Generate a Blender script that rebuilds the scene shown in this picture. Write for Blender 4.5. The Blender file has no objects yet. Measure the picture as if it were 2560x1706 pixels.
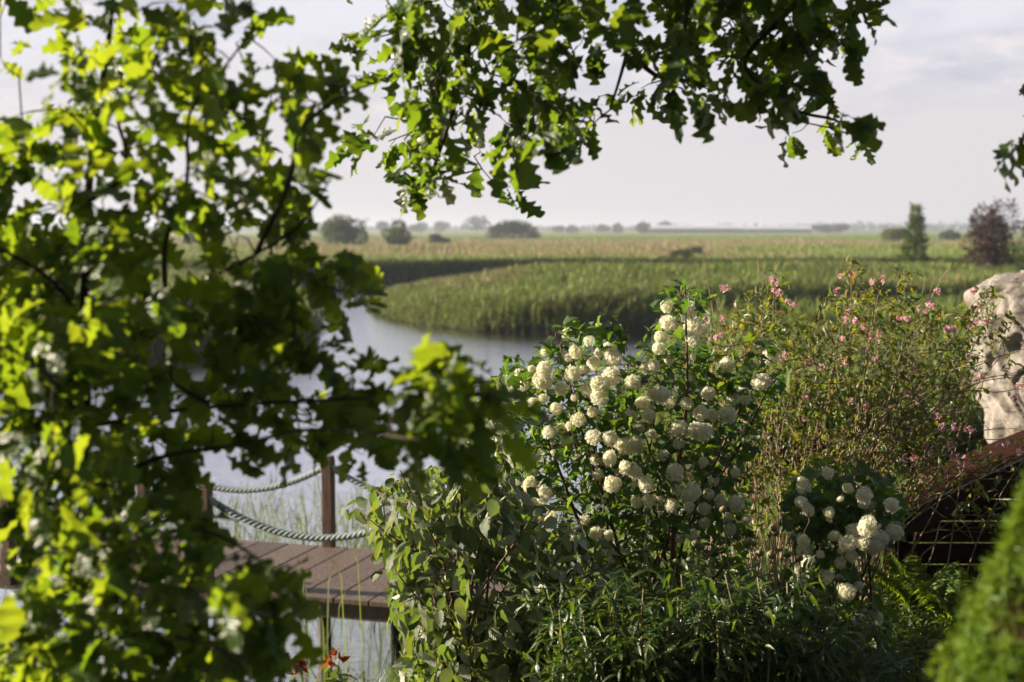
import bpy, math, random
import numpy as np
from mathutils import Vector, Matrix, noise

rng = np.random.default_rng(11)
random.seed(5)
R = math.radians
scene = bpy.context.scene
COL = scene.collection

# ------------------------------------------------------------------ camera, sky, sun, exposure
F = 1422.0
PITCH = R(4.52)
CZ = 3.9
cam_d = bpy.data.cameras.new('camera')
cam = bpy.data.objects.new('camera', cam_d)
COL.objects.link(cam)
cam.location = (0, 0, CZ)
cam.rotation_euler = (R(90) - PITCH, 0, 0)
cam_d.sensor_width = 36
cam_d.lens = F * 36 / 1024
cam_d.clip_start = 0.05
cam_d.clip_end = 12000
cam_d.dof.use_dof = True
cam_d.dof.focus_distance = 5.35
cam_d.dof.aperture_fstop = 3.1
scene.camera = cam

SUN_EL = R(17.5)
SUN_AZ = R(-80)                      # from +Y towards +X
SD = np.array([math.sin(SUN_AZ) * math.cos(SUN_EL), math.cos(SUN_AZ) * math.cos(SUN_EL), math.sin(SUN_EL)])
sun_d = bpy.data.lights.new('sun', 'SUN')
sun_d.energy = 5.0
sun_d.angle = R(0.5)
sun_d.color = (1.0, 0.86, 0.66)
sun = bpy.data.objects.new('sun', sun_d)
COL.objects.link(sun)
sun.rotation_euler = Vector(SD).to_track_quat('Z', 'Y').to_euler()

world = bpy.data.worlds.new('World')
scene.world = world
world.use_nodes = True
nt = world.node_tree
nt.nodes.clear()


def N(tree, t, **kw):
    n = tree.nodes.new(t)
    for k, v in kw.items():
        if k.startswith('i_'):
            n.inputs[k[2:].replace('_', ' ')].default_value = v
        else:
            setattr(n, k, v)
    return n


def ramp(tree, stops, fac=None, interp='LINEAR'):
    n = tree.nodes.new('ShaderNodeValToRGB')
    n.color_ramp.interpolation = interp
    e = n.color_ramp.elements
    while len(e) < len(stops):
        e.new(0.5)
    for i, (p, c) in enumerate(stops):
        e[i].position = p
        e[i].color = tuple(c) + (1,) if len(c) == 3 else c
    if fac is not None:
        tree.links.new(fac, n.inputs[0])
    return n


def mixc(tree, fac, a, b, mode='MIX'):
    n = tree.nodes.new('ShaderNodeMix')
    n.data_type = 'RGBA'
    n.blend_type = mode
    for sock, v in ((0, fac), (6, a), (7, b)):
        if hasattr(v, 'is_linked') or isinstance(v, bpy.types.NodeSocket):
            tree.links.new(v, n.inputs[sock])
        elif sock == 0:
            n.inputs[0].default_value = v
        else:
            n.inputs[sock].default_value = tuple(v) + (1,)
    return n.outputs[2]


def math_n(tree, op, a, b=None, c=None, clamp=False):
    n = tree.nodes.new('ShaderNodeMath')
    n.operation = op
    n.use_clamp = clamp
    for i, v in enumerate((a, b, c)):
        if v is None:
            continue
        if isinstance(v, bpy.types.NodeSocket):
            tree.links.new(v, n.inputs[i])
        else:
            n.inputs[i].default_value = v
    return n.outputs[0]


sky = N(nt, 'ShaderNodeTexSky', sky_type='NISHITA', sun_disc=False, sun_elevation=SUN_EL, sun_rotation=SUN_AZ,
        air_density=1.0, dust_density=2.0, ozone_density=1.0)
SKY_STRENGTH = 0.08
tc = N(nt, 'ShaderNodeTexCoord')
sep = N(nt, 'ShaderNodeSeparateXYZ')
nt.links.new(tc.outputs['Generated'], sep.inputs[0])
elev = math_n(nt, 'MAXIMUM', sep.outputs[2], 0.0)
# thin high overcast: pale veil, thickest towards the horizon, broken overhead
veil = ramp(nt, [(0.0, (1, 1, 1)), (0.16, (0.86,) * 3), (0.34, (0.62,) * 3), (1.0, (0.45,) * 3)], elev)
mp = N(nt, 'ShaderNodeMapping')
mp.inputs['Scale'].default_value = (5.0, 5.0, 18.0)
mp.inputs['Location'].default_value = (3.7, 0.9, 0.4)
nt.links.new(tc.outputs['Generated'], mp.inputs[0])
cn = N(nt, 'ShaderNodeTexNoise', i_Scale=1.3, i_Detail=6.0, i_Roughness=0.55, i_Distortion=0.25)
nt.links.new(mp.outputs[0], cn.inputs['Vector'])
cov = ramp(nt, [(0.40, (0, 0, 0)), (0.66, (1, 1, 1))], cn.outputs[0])
cfade = ramp(nt, [(0.05, (0, 0, 0)), (0.13, (1, 1, 1))], elev)
cfac = math_n(nt, 'MULTIPLY', cov.outputs[0], cfade.outputs[0])
cn2 = N(nt, 'ShaderNodeTexNoise', i_Scale=3.2, i_Detail=5.0, i_Roughness=0.6)
mp2 = N(nt, 'ShaderNodeMapping')
mp2.inputs['Scale'].default_value = (5.0, 5.0, 15.0)
mp2.inputs['Location'].default_value = (3.74, 0.93, 1.5)
nt.links.new(tc.outputs['Generated'], mp2.inputs[0])
nt.links.new(mp2.outputs[0], cn2.inputs['Vector'])
SKYK = 0.785
hz = ramp(nt, [(0.0, (0.355, 0.335, 0.345)), (0.07, (0.36, 0.34, 0.352)), (0.16, (0.41, 0.40, 0.44)), (0.30, (0.35, 0.365, 0.43)), (0.5, (0.16, 0.185, 0.25)), (1.0, (0.04, 0.055, 0.10))], elev)
ccol = ramp(nt, [(0.36, (0.235, 0.24, 0.295)), (0.52, (0.30, 0.295, 0.34)), (0.62, (0.46, 0.405, 0.385))], cn2.outputs[0])
veilc = mixc(nt, math_n(nt, 'MULTIPLY', cfac, 0.95), hz.outputs[0], ccol.outputs[0])
skys = mixc(nt, 1.0, sky.outputs[0], (SKY_STRENGTH,) * 3, 'MULTIPLY')
final = mixc(nt, veil.outputs[0], skys, veilc)
side = ramp(nt, [(0.0, (0.28,) * 3), (0.5, (0.45,) * 3), (0.72, (1.0,) * 3)], math_n(nt, 'MULTIPLY_ADD', sep.outputs[1], 0.5, 0.5))
final = mixc(nt, 1.0, final, side.outputs[0], 'MULTIPLY')
final = mixc(nt, 1.0, final, (SKYK,) * 3, 'MULTIPLY')
bg = N(nt, 'ShaderNodeBackground', i_Strength=1.0)
nt.links.new(final, bg.inputs[0])
wo = N(nt, 'ShaderNodeOutputWorld')
nt.links.new(bg.outputs[0], wo.inputs[0])

scene.view_settings.view_transform = 'Standard'
scene.view_settings.look = 'None'
scene.view_settings.exposure = 1.5
scene.view_settings.gamma = 1.0
scene.cycles.max_bounces = 8
scene.cycles.diffuse_bounces = 3
scene.cycles.glossy_bounces = 3
scene.cycles.transmission_bounces = 5
scene.cycles.volume_bounces = 0
scene.cycles.caustics_reflective = False
scene.cycles.caustics_refractive = False


# ------------------------------------------------------------------ helpers
def ray(px, py):
    cp, sp = math.cos(PITCH), math.sin(PITCH)
    px = np.asarray(px, float)
    py = np.asarray(py, float)
    a = (px - 512) / F
    b = (341 - py) / F
    return np.stack([a + 0 * b, cp + b * sp + 0 * a, -sp + b * cp + 0 * a], -1)


def P(px, py, Y):
    d = ray(px, py)
    t = np.asarray(Y, float) / d[..., 1]
    return d * t[..., None] + np.array([0, 0, CZ])


def G(px, py, z=0.0):
    d = ray(px, py)
    t = (z - CZ) / d[..., 2]
    return (d * t[..., None] + np.array([0, 0, CZ]))[..., :2]


def tag(o, label=None, cat=None, group=None, kind=None):
    if label:
        o['label'] = label
    if cat:
        o['category'] = cat
    if group:
        o['group'] = group
    if kind:
        o['kind'] = kind
    return o


def empty(name, loc, label=None, cat=None, group=None):
    o = bpy.data.objects.new(name, None)
    o.location = [float(v) for v in loc]
    o.empty_display_size = 0.2
    COL.objects.link(o)
    return tag(o, label, cat, group)


class MB:
    def __init__(s):
        s.V, s.F, s.R, s.U, s.T, s.n = [], [], [], [], [], 0

    def add(s, V, Fa, rnd=None, luv=None, tint=None, mi=0):
        V = np.asarray(V, np.float32).reshape(-1, 3)
        k = len(V)
        if not k:
            return
        s.V.append(V)
        s.F.append((np.asarray(Fa, np.int32) + s.n, mi))
        s.R.append(np.full(k, rng.random(), np.float32) if rnd is None else np.broadcast_to(np.asarray(rnd, np.float32), (k,)))
        s.T.append(np.zeros(k, np.float32) if tint is None else np.broadcast_to(np.asarray(tint, np.float32), (k,)))
        s.U.append(np.zeros((k, 3), np.float32) if luv is None else np.asarray(luv, np.float32).reshape(-1, 3))
        s.n += k

    def mesh(s, name, mats, origin=(0, 0, 0), smooth=True):
        V = np.concatenate(s.V) - np.asarray(origin, np.float32)
        me = bpy.data.meshes.new(name)
        me.vertices.add(len(V))
        me.vertices.foreach_set('co', V.ravel())
        loops = np.concatenate([f.ravel() for f, _ in s.F])
        tot = np.concatenate([np.full(len(f), f.shape[1], np.int32) for f, _ in s.F])
        st = np.concatenate([[0], np.cumsum(tot)[:-1]]).astype(np.int32)
        mi = np.concatenate([np.full(len(f), m, np.int32) for f, m in s.F])
        me.loops.add(len(loops))
        me.loops.foreach_set('vertex_index', loops)
        me.polygons.add(len(tot))
        me.polygons.foreach_set('loop_start', st)
        me.polygons.foreach_set('loop_total', tot)
        me.polygons.foreach_set('material_index', mi)
        me.polygons.foreach_set('use_smooth', np.full(len(tot), smooth))
        for an, arr in (('rnd', np.concatenate(s.R)), ('tint', np.concatenate(s.T))):
            a = me.attributes.new(an, 'FLOAT', 'POINT')
            a.data.foreach_set('value', np.ascontiguousarray(arr, np.float32))
        a = me.attributes.new('luv', 'FLOAT_VECTOR', 'POINT')
        a.data.foreach_set('vector', np.concatenate(s.U).ravel())
        for m in (mats if isinstance(mats, (list, tuple)) else [mats]):
            me.materials.append(m)
        me.update()
        me.validate()
        return me

    def build(s, name, mats, parent=None, smooth=True):
        org = np.array(parent.location) if parent is not None else np.zeros(3)
        if parent is not None and parent.parent is not None:
            org = org + np.array(parent.parent.location)
        me = s.mesh(name, mats, org, smooth)
        o = bpy.data.objects.new(name, me)
        COL.objects.link(o)
        if parent is not None:
            o.parent = parent
        return o


def unit(v):
    v = np.asarray(v, float)
    return v / np.maximum(np.linalg.norm(v, axis=-1, keepdims=True), 1e-9)


def runit(n):
    return unit(rng.normal(size=(n, 3)))


def frames(d, nrm):
    y = unit(d)
    z = nrm - (nrm * y).sum(-1, keepdims=True) * y
    z = unit(z)
    x = np.cross(y, z)
    return np.stack([x, y, z], -1)       # columns


def scatter(mb, tmpl, pos, Rm, S, rnd=None, tint=None, mi=0):
    tv, tf, tu = tmpl
    n, k = len(pos), len(tv)
    if n == 0:
        return
    S = np.asarray(S, float)
    if S.ndim == 1:
        S = S[:, None]
    V = np.einsum('nij,nvj->nvi', Rm, tv[None] * S[:, None, :]) + pos[:, None, :]
    Fa = (tf[None] + (np.arange(n) * k)[:, None, None]).reshape(-1, tf.shape[1])
    rnd = rng.random(n) if rnd is None else rnd
    tint = np.zeros(n) if tint is None else tint
    mb.add(V.reshape(-1, 3), Fa, np.repeat(rnd, k), np.tile(tu, (n, 1)), np.repeat(tint, k), mi)


def strip(edge, mid_y, fold=0.15, droop=0.15, wav=0.0):
    """leaf made of two half strips; edge = list of (half width, y)"""
    n = len(edge)
    V, U = [], []
    for i in range(n):
        t = mid_y[i]
        zc = -droop * t * t
        w, ye = edge[i]
        for sgn in (-1, 0, 1):
            if sgn == 0:
                V.append((0, t, zc))
                U.append((0, t, 0))
            else:
                V.append((sgn * w, ye, -droop * ye * ye + fold * w + wav * math.sin(ye * 19 + sgn) * w))
                U.append((sgn, ye, w))
    Fa = []
    for i in range(n - 1):
        a = i * 3
        Fa += [(a, a + 1, a + 4, a + 3), (a + 1, a + 2, a + 5, a + 4)]
    return np.array(V, float), np.array(Fa, np.int32), np.array(U, float)


def oak_leaf(seed, N_=18):
    r = random.Random(seed)
    ph = r.uniform(0, 1.0)
    E, M = [], []
    nl = r.choice([3.6, 4.2, 4.8])
    for i in range(N_ + 1):
        t = i / N_
        env = 0.34 * (math.sin(math.pi * min(1, t ** 1.35)) ** 0.6) if 0 < t < 1 else 0
        lob = 0.5 - 0.5 * math.cos(2 * math.pi * (t * nl + 0.15 * ph))
        lob = lob ** 0.7
        w = env * (0.42 + 0.58 * lob) + 0.006
        E.append((w, min(1.0, t + 0.05 * lob)))
        M.append(t)
    return strip(E, M, 0.22 * r.uniform(0.2, 2.2), r.uniform(0.0, 0.65), r.uniform(.15, .5))


OAK = [oak_leaf(i) for i in range(9)]


def ovate(n, wmax, peak=0.42, fold=0.25, droop=0.3, serr=0.0):
    E, M = [], []
    for i in range(n + 1):
        t = i / n
        w = wmax * (math.sin(math.pi * t ** (math.log(0.5) / math.log(peak)))) ** 0.85 if 0 < t < 1 else 0.004
        if serr and i % 2:
            w *= 1 + serr
        E.append((w, t))
        M.append(t)
    return strip(E, M, fold, droop, 0.12)


SHRUB_LEAF = [ovate(10, 0.26, 0.45, 0.25, 0.25, 0.07), ovate(10, 0.30, 0.42, 0.1, 0.5, 0.08), ovate(9, 0.23, 0.5, 0.5, 0.15, 0.06)]
WEIG_LEAF = [ovate(6, 0.24, 0.42, 0.5, 0.45), ovate(6, 0.2, 0.45, 0.7, 0.2)]
PEONY_LEAF = [ovate(6, 0.14, 0.5, 0.5, 0.35), ovate(6, 0.12, 0.45, 0.3, 0.6)]
vE = [(0.01, 0), (0.26, 0.03), (0.36, 0.26), (0.52, 0.56), (0.27, 0.54), (0.30, 0.72), (0.14, 0.86), (0.0, 1.0)]
vM = [0, 0.12, 0.28, 0.45, 0.52, 0.70, 0.86, 1.0]
VIB_LEAF = [strip(vE, vM, 0.25, 0.25, 0.2), strip(vE, vM, 0.5, 0.5, 0.1)]
CARD = (np.array([(-.5, 0, 0), (.5, 0, 0), (.35, 1, .1), (-.35, 1, -.1)], float), np.array([(0, 1, 2, 3)], np.int32), np.zeros((4, 3)))
DIAM = (np.array([(-.06, 0, 0), (-.3, .45, .06), (.3, .5, .02), (0, 1, -.08), ], float), np.array([(0, 2, 3, 1)], np.int32), np.zeros((4, 3)))


def tube(mb, pts, rad, sides=6, rnd=None, mi=0, cap=True):
    pts = np.asarray(pts, float)
    n = len(pts)
    rad = np.broadcast_to(np.asarray(rad, float), (n,))
    tan = unit(np.gradient(pts, axis=0))
    ref = np.array([0.13, 0.31, 0.94]) if abs(tan[0][2]) < 0.9 else np.array([1.0, 0.1, 0])
    x = unit(np.cross(tan, ref))
    y = np.cross(tan, x)
    an = np.arange(sides) * 2 * math.pi / sides
    V = pts[:, None, :] + rad[:, None, None] * (np.cos(an)[None, :, None] * x[:, None, :] + np.sin(an)[None, :, None] * y[:, None, :])
    Fa = []
    for i in range(n - 1):
        for j in range(sides):
            k = (j + 1) % sides
            Fa.append((i * sides + j, i * sides + k, (i + 1) * sides + k, (i + 1) * sides + j))
    mb.add(V.reshape(-1, 3), Fa, rnd, None, None, mi)
    if cap and sides > 4:
        base = mb.n - n * sides
        for e, off in ((0, 0), (1, (n - 1) * sides)):
            idx = np.arange(sides) + base + off
            mb.F.append((np.array([idx if e else idx[::-1]], np.int32), mi))


def smooth_line(pts, k=4):
    """Catmull-Rom through pts"""
    p = np.asarray(pts, float)
    if len(p) < 3:
        t = np.linspace(0, 1, k + 1)[:, None]
        return p[0] + (p[-1] - p[0]) * t
    q = np.vstack([2 * p[0] - p[1], p, 2 * p[-1] - p[-2]])
    out = []
    for i in range(1, len(q) - 2):
        for j in range(k):
            t = j / k
            a, b, c, d = q[i - 1], q[i], q[i + 1], q[i + 2]
            out.append(0.5 * (2 * b + (c - a) * t + (2 * a - 5 * b + 4 * c - d) * t * t + (3 * b - a - 3 * c + d) * t ** 3))
    out.append(p[-1])
    return np.array(out)


def box(mb, c, size, axes=None, rnd=None, mi=0, bev=0.0):
    """box with centre c; axes = 3x3 rows of local axes; small chamfer via 24 verts when bev"""
    A = np.eye(3) if axes is None else np.asarray(axes, float)
    h = np.asarray(size, float) / 2
    if bev <= 0:
        V = np.array([(x, y, z) for z in (-1, 1) for y in (-1, 1) for x in (-1, 1)], float) * h
        Fa = [(0, 2, 3, 1), (4, 5, 7, 6), (0, 1, 5, 4), (2, 6, 7, 3), (0, 4, 6, 2), (1, 3, 7, 5)]
        mb.add(V @ A + c, Fa, rnd, None, None, mi)
        return
    # chamfered along all edges
    V, idx = [], {}
    for ax in range(3):
        for s in (-1, 1):
            for a in (-1, 1):
                for b in (-1, 1):
                    o = [0, 0, 0]
                    o[ax] = s * h[ax]
                    u, w = (ax + 1) % 3, (ax + 2) % 3
                    o[u] = a * (h[u] - bev)
                    o[w] = b * (h[w] - bev)
                    sg = [0, 0, 0]
                    sg[ax], sg[u], sg[w] = s, a, b
                    idx[(ax,) + tuple(sg)] = len(V)
                    V.append(o)
    Q, T = [], []
    for ax in range(3):
        u, w = (ax + 1) % 3, (ax + 2) % 3
        for s in (-1, 1):
            f = []
            for a, b in ((-1, -1), (1, -1), (1, 1), (-1, 1)):
                g = [0, 0, 0]
                g[ax], g[u], g[w] = s, a, b
                f.append(idx[(ax,) + tuple(g)])
            Q.append(f if s > 0 else f[::-1])
        # edges between face ax and face u, running along w
        for s in (-1, 1):
            for a in (-1, 1):
                g0, g1 = [0, 0, 0], [0, 0, 0]
                g0[ax], g0[u], g0[w] = s, a, -1
                g1[ax], g1[u], g1[w] = s, a, 1
                f = [idx[(ax,) + tuple(g0)], idx[(u,) + tuple(g0)], idx[(u,) + tuple(g1)], idx[(ax,) + tuple(g1)]]
                Q.append(f)
    for sx in (-1, 1):
        for sy in (-1, 1):
            for sz in (-1, 1):
                T.append([idx[(0, sx, sy, sz)], idx[(1, sx, sy, sz)], idx[(2, sx, sy, sz)]])
    base = mb.n
    mb.add(np.array(V) @ A + c, Q, rnd, None, None, mi)
    mb.F.append((np.array(T, np.int32) + base, mi))


def grow(mb, nodes, targets, r0=0.0035, r1=0.0015, sides=4, sag=0.08, rnd=0.5, maxlen=9):
    """joins every target to the nearest thing grown so far"""
    nodes = [np.asarray(n, float) for n in nodes]
    arr = np.array(nodes)
    d0 = np.array([np.min(((arr - t) ** 2).sum(1)) for t in targets])
    dirs = np.zeros((len(targets), 3))
    for i in np.argsort(d0):
        t = targets[i]
        dd = ((arr - t) ** 2).sum(1)
        j = int(np.argmin(dd))
        a = arr[j]
        L = math.sqrt(dd[j])
        dirs[i] = unit(t - a)
        if L < 1e-4:
            continue
        m = (a + t) / 2 + rng.normal(size=3) * L * 0.08 + np.array([0, 0, sag * L])
        m2 = a * 0.25 + t * 0.75 + np.array([0, 0, sag * L * .6])
        k = min(1.0, L / 0.25)
        tube(mb, [a, m, m2, t], [r0 * (0.5 + .5 * k), r0 * .5 + r1 * .5, r1, r1 * .7], sides, rnd, cap=False)
        arr = np.vstack([arr, m, m2, t])
    return dirs


def inpoly(x, y, poly):
    x, y = np.asarray(x), np.asarray(y)
    c = np.zeros(x.shape, bool)
    p = np.asarray(poly, float)
    j = len(p) - 1
    for i in range(len(p)):
        xi, yi, xj, yj = p[i][0], p[i][1], p[j][0], p[j][1]
        if yi != yj:
            c ^= ((yi > y) != (yj > y)) & (x < (xj - xi) * (y - yi) / (yj - yi) + xi)
        j = i
    return c


def sdf(x, y, poly):
    """positive inside"""
    p = np.asarray(poly, float)
    d = np.full(np.shape(x), 1e9)
    for i in range(len(p)):
        a, b = p[i], p[(i + 1) % len(p)]
        e = b - a
        L = (e ** 2).sum() + 1e-12
        t = np.clip(((x - a[0]) * e[0] + (y - a[1]) * e[1]) / L, 0, 1)
        d = np.minimum(d, (x - a[0] - t * e[0]) ** 2 + (y - a[1] - t * e[1]) ** 2)
    d = np.sqrt(d)
    return np.where(inpoly(x, y, p), d, -d)


def sample_poly(poly, n):
    p = np.asarray(poly, float)
    out = np.zeros((0, 2))
    while len(out) < n:
        q = rng.uniform(p.min(0), p.max(0), (n * 3, 2))
        out = np.vstack([out, q[inpoly(q[:, 0], q[:, 1], p)]])
    return out[:n]


def sstep(a, b, x):
    t = np.clip((np.asarray(x, float) - a) / (b - a), 0, 1)
    return t * t * (3 - 2 * t)


def vnoise(x, y, s, seed=0):
    """smooth value noise"""
    r = np.random.default_rng(seed)
    tab = r.random((256,))
    perm = r.permutation(256)
    xs, ys = np.asarray(x) / s + 1000, np.asarray(y) / s + 1000
    xi, yi = np.floor(xs).astype(int), np.floor(ys).astype(int)
    fx, fy = xs - xi, ys - yi
    fx, fy = fx * fx * (3 - 2 * fx), fy * fy * (3 - 2 * fy)
    h = lambda a, b: tab[perm[(a + perm[b % 256]) % 256]]
    return (h(xi, yi) * (1 - fx) + h(xi + 1, yi) * fx) * (1 - fy) + (h(xi, yi + 1) * (1 - fx) + h(xi + 1, yi + 1) * fx) * fy


# ------------------------------------------------------------------ materials
def new_mat(name):
    m = bpy.data.materials.new(name)
    m.use_nodes = True
    t = m.node_tree
    t.nodes.clear()
    out = t.nodes.new('ShaderNodeOutputMaterial')
    return m, t, out


def attr(t, name):
    n = t.nodes.new('ShaderNodeAttribute')
    n.attribute_name = name
    return n


def leaf_mat(name, cols, tcols, tf=0.4, rough=0.42, spec=0.45, under=None, vein=0.0, tintc=None, noise_scale=0.0, spots=None):
    cols = [(a * .86, b * .78, c * .78) for a, b, c in cols]
    tcols = [(a * .95, b * .80, c * .8) for a, b, c in tcols]
    m, t, out = new_mat(name)
    L = t.links
    r = attr(t, 'rnd').outputs['Fac']
    k = len(cols)
    c = ramp(t, [(i / max(1, k - 1), cc) for i, cc in enumerate(cols)], r).outputs[0]
    k = len(tcols)
    tcl = ramp(t, [(i / max(1, k - 1), cc) for i, cc in enumerate(tcols)], r).outputs[0]
    if noise_scale:
        g = t.nodes.new('ShaderNodeNewGeometry')
        nz = N(t, 'ShaderNodeTexNoise', i_Scale=noise_scale, i_Detail=3.0)
        L.new(g.outputs['Position'], nz.inputs['Vector'])
        v = ramp(t, [(0.3, (0.68,) * 3), (0.7, (1.3,) * 3)], nz.outputs[0]).outputs[0]
        c = mixc(t, 1.0, c, v, 'MULTIPLY')
    if tintc:
        ti = attr(t, 'tint').outputs['Fac']
        c = mixc(t, ti, c, tintc)
        tcl = mixc(t, ti, tcl, tintc)
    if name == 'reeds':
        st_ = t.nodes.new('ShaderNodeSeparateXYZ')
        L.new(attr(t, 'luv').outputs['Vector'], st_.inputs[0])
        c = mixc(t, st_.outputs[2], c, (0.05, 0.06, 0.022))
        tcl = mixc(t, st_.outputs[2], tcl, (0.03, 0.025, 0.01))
    if vein:
        u = attr(t, 'luv').outputs['Vector']
        s = t.nodes.new('ShaderNodeSeparateXYZ')
        L.new(u, s.inputs[0])
        au = math_n(t, 'ABSOLUTE', s.outputs[0])
        ph = math_n(t, 'SUBTRACT', math_n(t, 'MULTIPLY', s.outputs[1], 9.0), math_n(t, 'MULTIPLY', au, 2.2))
        sn = math_n(t, 'SINE', math_n(t, 'MULTIPLY', ph, 6.2832))
        lat = math_n(t, 'GREATER_THAN', sn, 0.86)
        mid = math_n(t, 'LESS_THAN', au, 0.07)
        vf = math_n(t, 'MULTIPLY', math_n(t, 'MAXIMUM', lat, mid), vein)
        c = mixc(t, vf, c, [min(1, x * 2.2 + 0.03) for x in cols[-1]])
        bh = sn
    if spots:
        g = t.nodes.new('ShaderNodeNewGeometry')
        nz = N(t, 'ShaderNodeTexNoise', i_Scale=45.0, i_Detail=3.0)
        L.new(g.outputs['Position'], nz.inputs['Vector'])
        sf = ramp(t, [(0.63, (0, 0, 0)), (0.72, (1, 1, 1))], nz.outputs[0]).outputs[0]
        c = mixc(t, math_n(t, 'MULTIPLY', sf, 0.5), c, spots)
    if under:
        g = t.nodes.new('ShaderNodeNewGeometry')
        c = mixc(t, g.outputs['Backfacing'], c, under)
    b = N(t, 'ShaderNodeBsdfPrincipled', i_Roughness=rough)
    b.inputs['Specular IOR Level'].default_value = spec
    L.new(c, b.inputs['Base Color'])
    if vein:
        bp = N(t, 'ShaderNodeBump', i_Strength=0.35, i_Distance=0.002)
        L.new(bh, bp.inputs['Height'])
        L.new(bp.outputs[0], b.inputs['Normal'])
    tr = t.nodes.new('ShaderNodeBsdfTranslucent')
    L.new(tcl, tr.inputs[0])
    mx = t.nodes.new('ShaderNodeMixShader')
    mx.inputs[0].default_value = tf
    L.new(b.outputs[0], mx.inputs[1])
    L.new(tr.outputs[0], mx.inputs[2])
    L.new(mx.outputs[0], out.inputs[0])
    return m


def solid_mat(name, c1, c2, scale=8.0, rough=0.8, bump=0.3, bdist=0.01, detail=6.0, stretch=(1, 1, 1), coord='Object', spec=0.3, usernd=False):
    m, t, out = new_mat(name)
    L = t.links
    tcn = t.nodes.new('ShaderNodeTexCoord')
    mpn = t.nodes.new('ShaderNodeMapping')
    mpn.inputs['Scale'].default_value = stretch
    L.new(tcn.outputs[coord], mpn.inputs[0])
    nz = N(t, 'ShaderNodeTexNoise', i_Scale=scale, i_Detail=detail, i_Roughness=0.6)
    L.new(mpn.outputs[0], nz.inputs['Vector'])
    c = ramp(t, [(0.32, c1), (0.68, c2)], nz.outputs[0]).outputs[0]
    if usernd:
        v = ramp(t, [(0, (0.72,) * 3), (1, (1.25,) * 3)], attr(t, 'rnd').outputs['Fac']).outputs[0]
        c = mixc(t, 1.0, c, v, 'MULTIPLY')
    b = N(t, 'ShaderNodeBsdfPrincipled', i_Roughness=rough)
    b.inputs['Specular IOR Level'].default_value = spec
    L.new(c, b.inputs['Base Color'])
    if bump:
        bp = N(t, 'ShaderNodeBump', i_Strength=bump, i_Distance=bdist)
        L.new(nz.outputs[0], bp.inputs['Height'])
        L.new(bp.outputs[0], b.inputs['Normal'])
    L.new(b.outputs[0], out.inputs[0])
    return m


M = {}
M['oak_leaf'] = leaf_mat('oak leaf', [(0.022, 0.055, 0.008), (0.035, 0.085, 0.012), (0.055, 0.11, 0.016)],
                         [(0.18, 0.36, 0.012), (0.32, 0.50, 0.018), (0.38, 0.54, 0.022)], 0.5, 0.38, 0.5, under=(0.06, 0.12, 0.035), vein=0.35)
M['oak_leaf_dark'] = leaf_mat('mature oak leaf', [(0.018, 0.045, 0.008), (0.03, 0.07, 0.012), (0.045, 0.09, 0.015)],
                              [(0.14, 0.30, 0.012), (0.22, 0.40, 0.015), (0.32, 0.48, 0.02)], 0.45, 0.38, 0.5, under=(0.05, 0.10, 0.03), vein=0.3)
M['vib_leaf'] = leaf_mat('snowball bush leaf', [(0.018, 0.05, 0.012), (0.03, 0.08, 0.014), (0.06, 0.13, 0.02)],
                         [(0.10, 0.26, 0.015), (0.18, 0.40, 0.02), (0.30, 0.5, 0.03)], 0.38, 0.4, 0.5, under=(0.06, 0.12, 0.05), vein=0.4)
M['shrub_leaf'] = leaf_mat('felted shrub leaf', [(0.05, 0.085, 0.035), (0.075, 0.115, 0.05), (0.115, 0.15, 0.075)],
                           [(0.16, 0.34, 0.02), (0.26, 0.46, 0.03), (0.36, 0.52, 0.04)], 0.3, 0.5, 0.5, under=(0.44, 0.45, 0.36), vein=0.5)
M['peony_leaf'] = leaf_mat('peony leaf', [(0.025, 0.06, 0.014), (0.045, 0.095, 0.018), (0.08, 0.13, 0.026)],
                           [(0.08, 0.20, 0.01), (0.15, 0.30, 0.015), (0.26, 0.40, 0.02)], 0.34, 0.3, 0.6, under=(0.06, 0.11, 0.05), vein=0.2)
M['weig_leaf'] = leaf_mat('weigela leaf', [(0.03, 0.065, 0.012), (0.05, 0.10, 0.016), (0.08, 0.125, 0.022), (0.10, 0.12, 0.022), (0.14, 0.11, 0.03)],
                          [(0.16, 0.36, 0.02), (0.26, 0.46, 0.025), (0.40, 0.50, 0.03), (0.44, 0.50, 0.03), (0.48, 0.36, 0.04)], 0.36, 0.4, 0.5, under=(0.10, 0.16, 0.06))
M['fern'] = leaf_mat('fern', [(0.07, 0.15, 0.02), (0.12, 0.22, 0.03)], [(0.3, 0.5, 0.02), (0.42, 0.6, 0.03)], 0.45, 0.5, 0.3)
M['spruce'] = leaf_mat('dwarf spruce', [(0.06, 0.13, 0.012), (0.10, 0.21, 0.018), (0.16, 0.27, 0.025)],
                       [(0.25, 0.42, 0.015), (0.35, 0.55, 0.02)], 0.3, 0.5, 0.3, tintc=(0.085, 0.035, 0.016))
M['far_leaf'] = leaf_mat('distant foliage', [(0.035, 0.065, 0.018), (0.055, 0.095, 0.025), (0.08, 0.12, 0.03)],
                         [(0.10, 0.18, 0.02), (0.16, 0.24, 0.03)], 0.25, 0.6, 0.2)
M['far_dark'] = leaf_mat('distant dark foliage', [(0.025, 0.045, 0.018), (0.04, 0.065, 0.022)], [(0.07, 0.12, 0.02), (0.10, 0.15, 0.02)], 0.2, 0.6, 0.2)
M['far_yellow'] = leaf_mat('distant yellowish foliage', [(0.07, 0.11, 0.02), (0.12, 0.15, 0.025)], [(0.2, 0.28, 0.02), (0.3, 0.36, 0.03)], 0.3, 0.6, 0.2)
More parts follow.
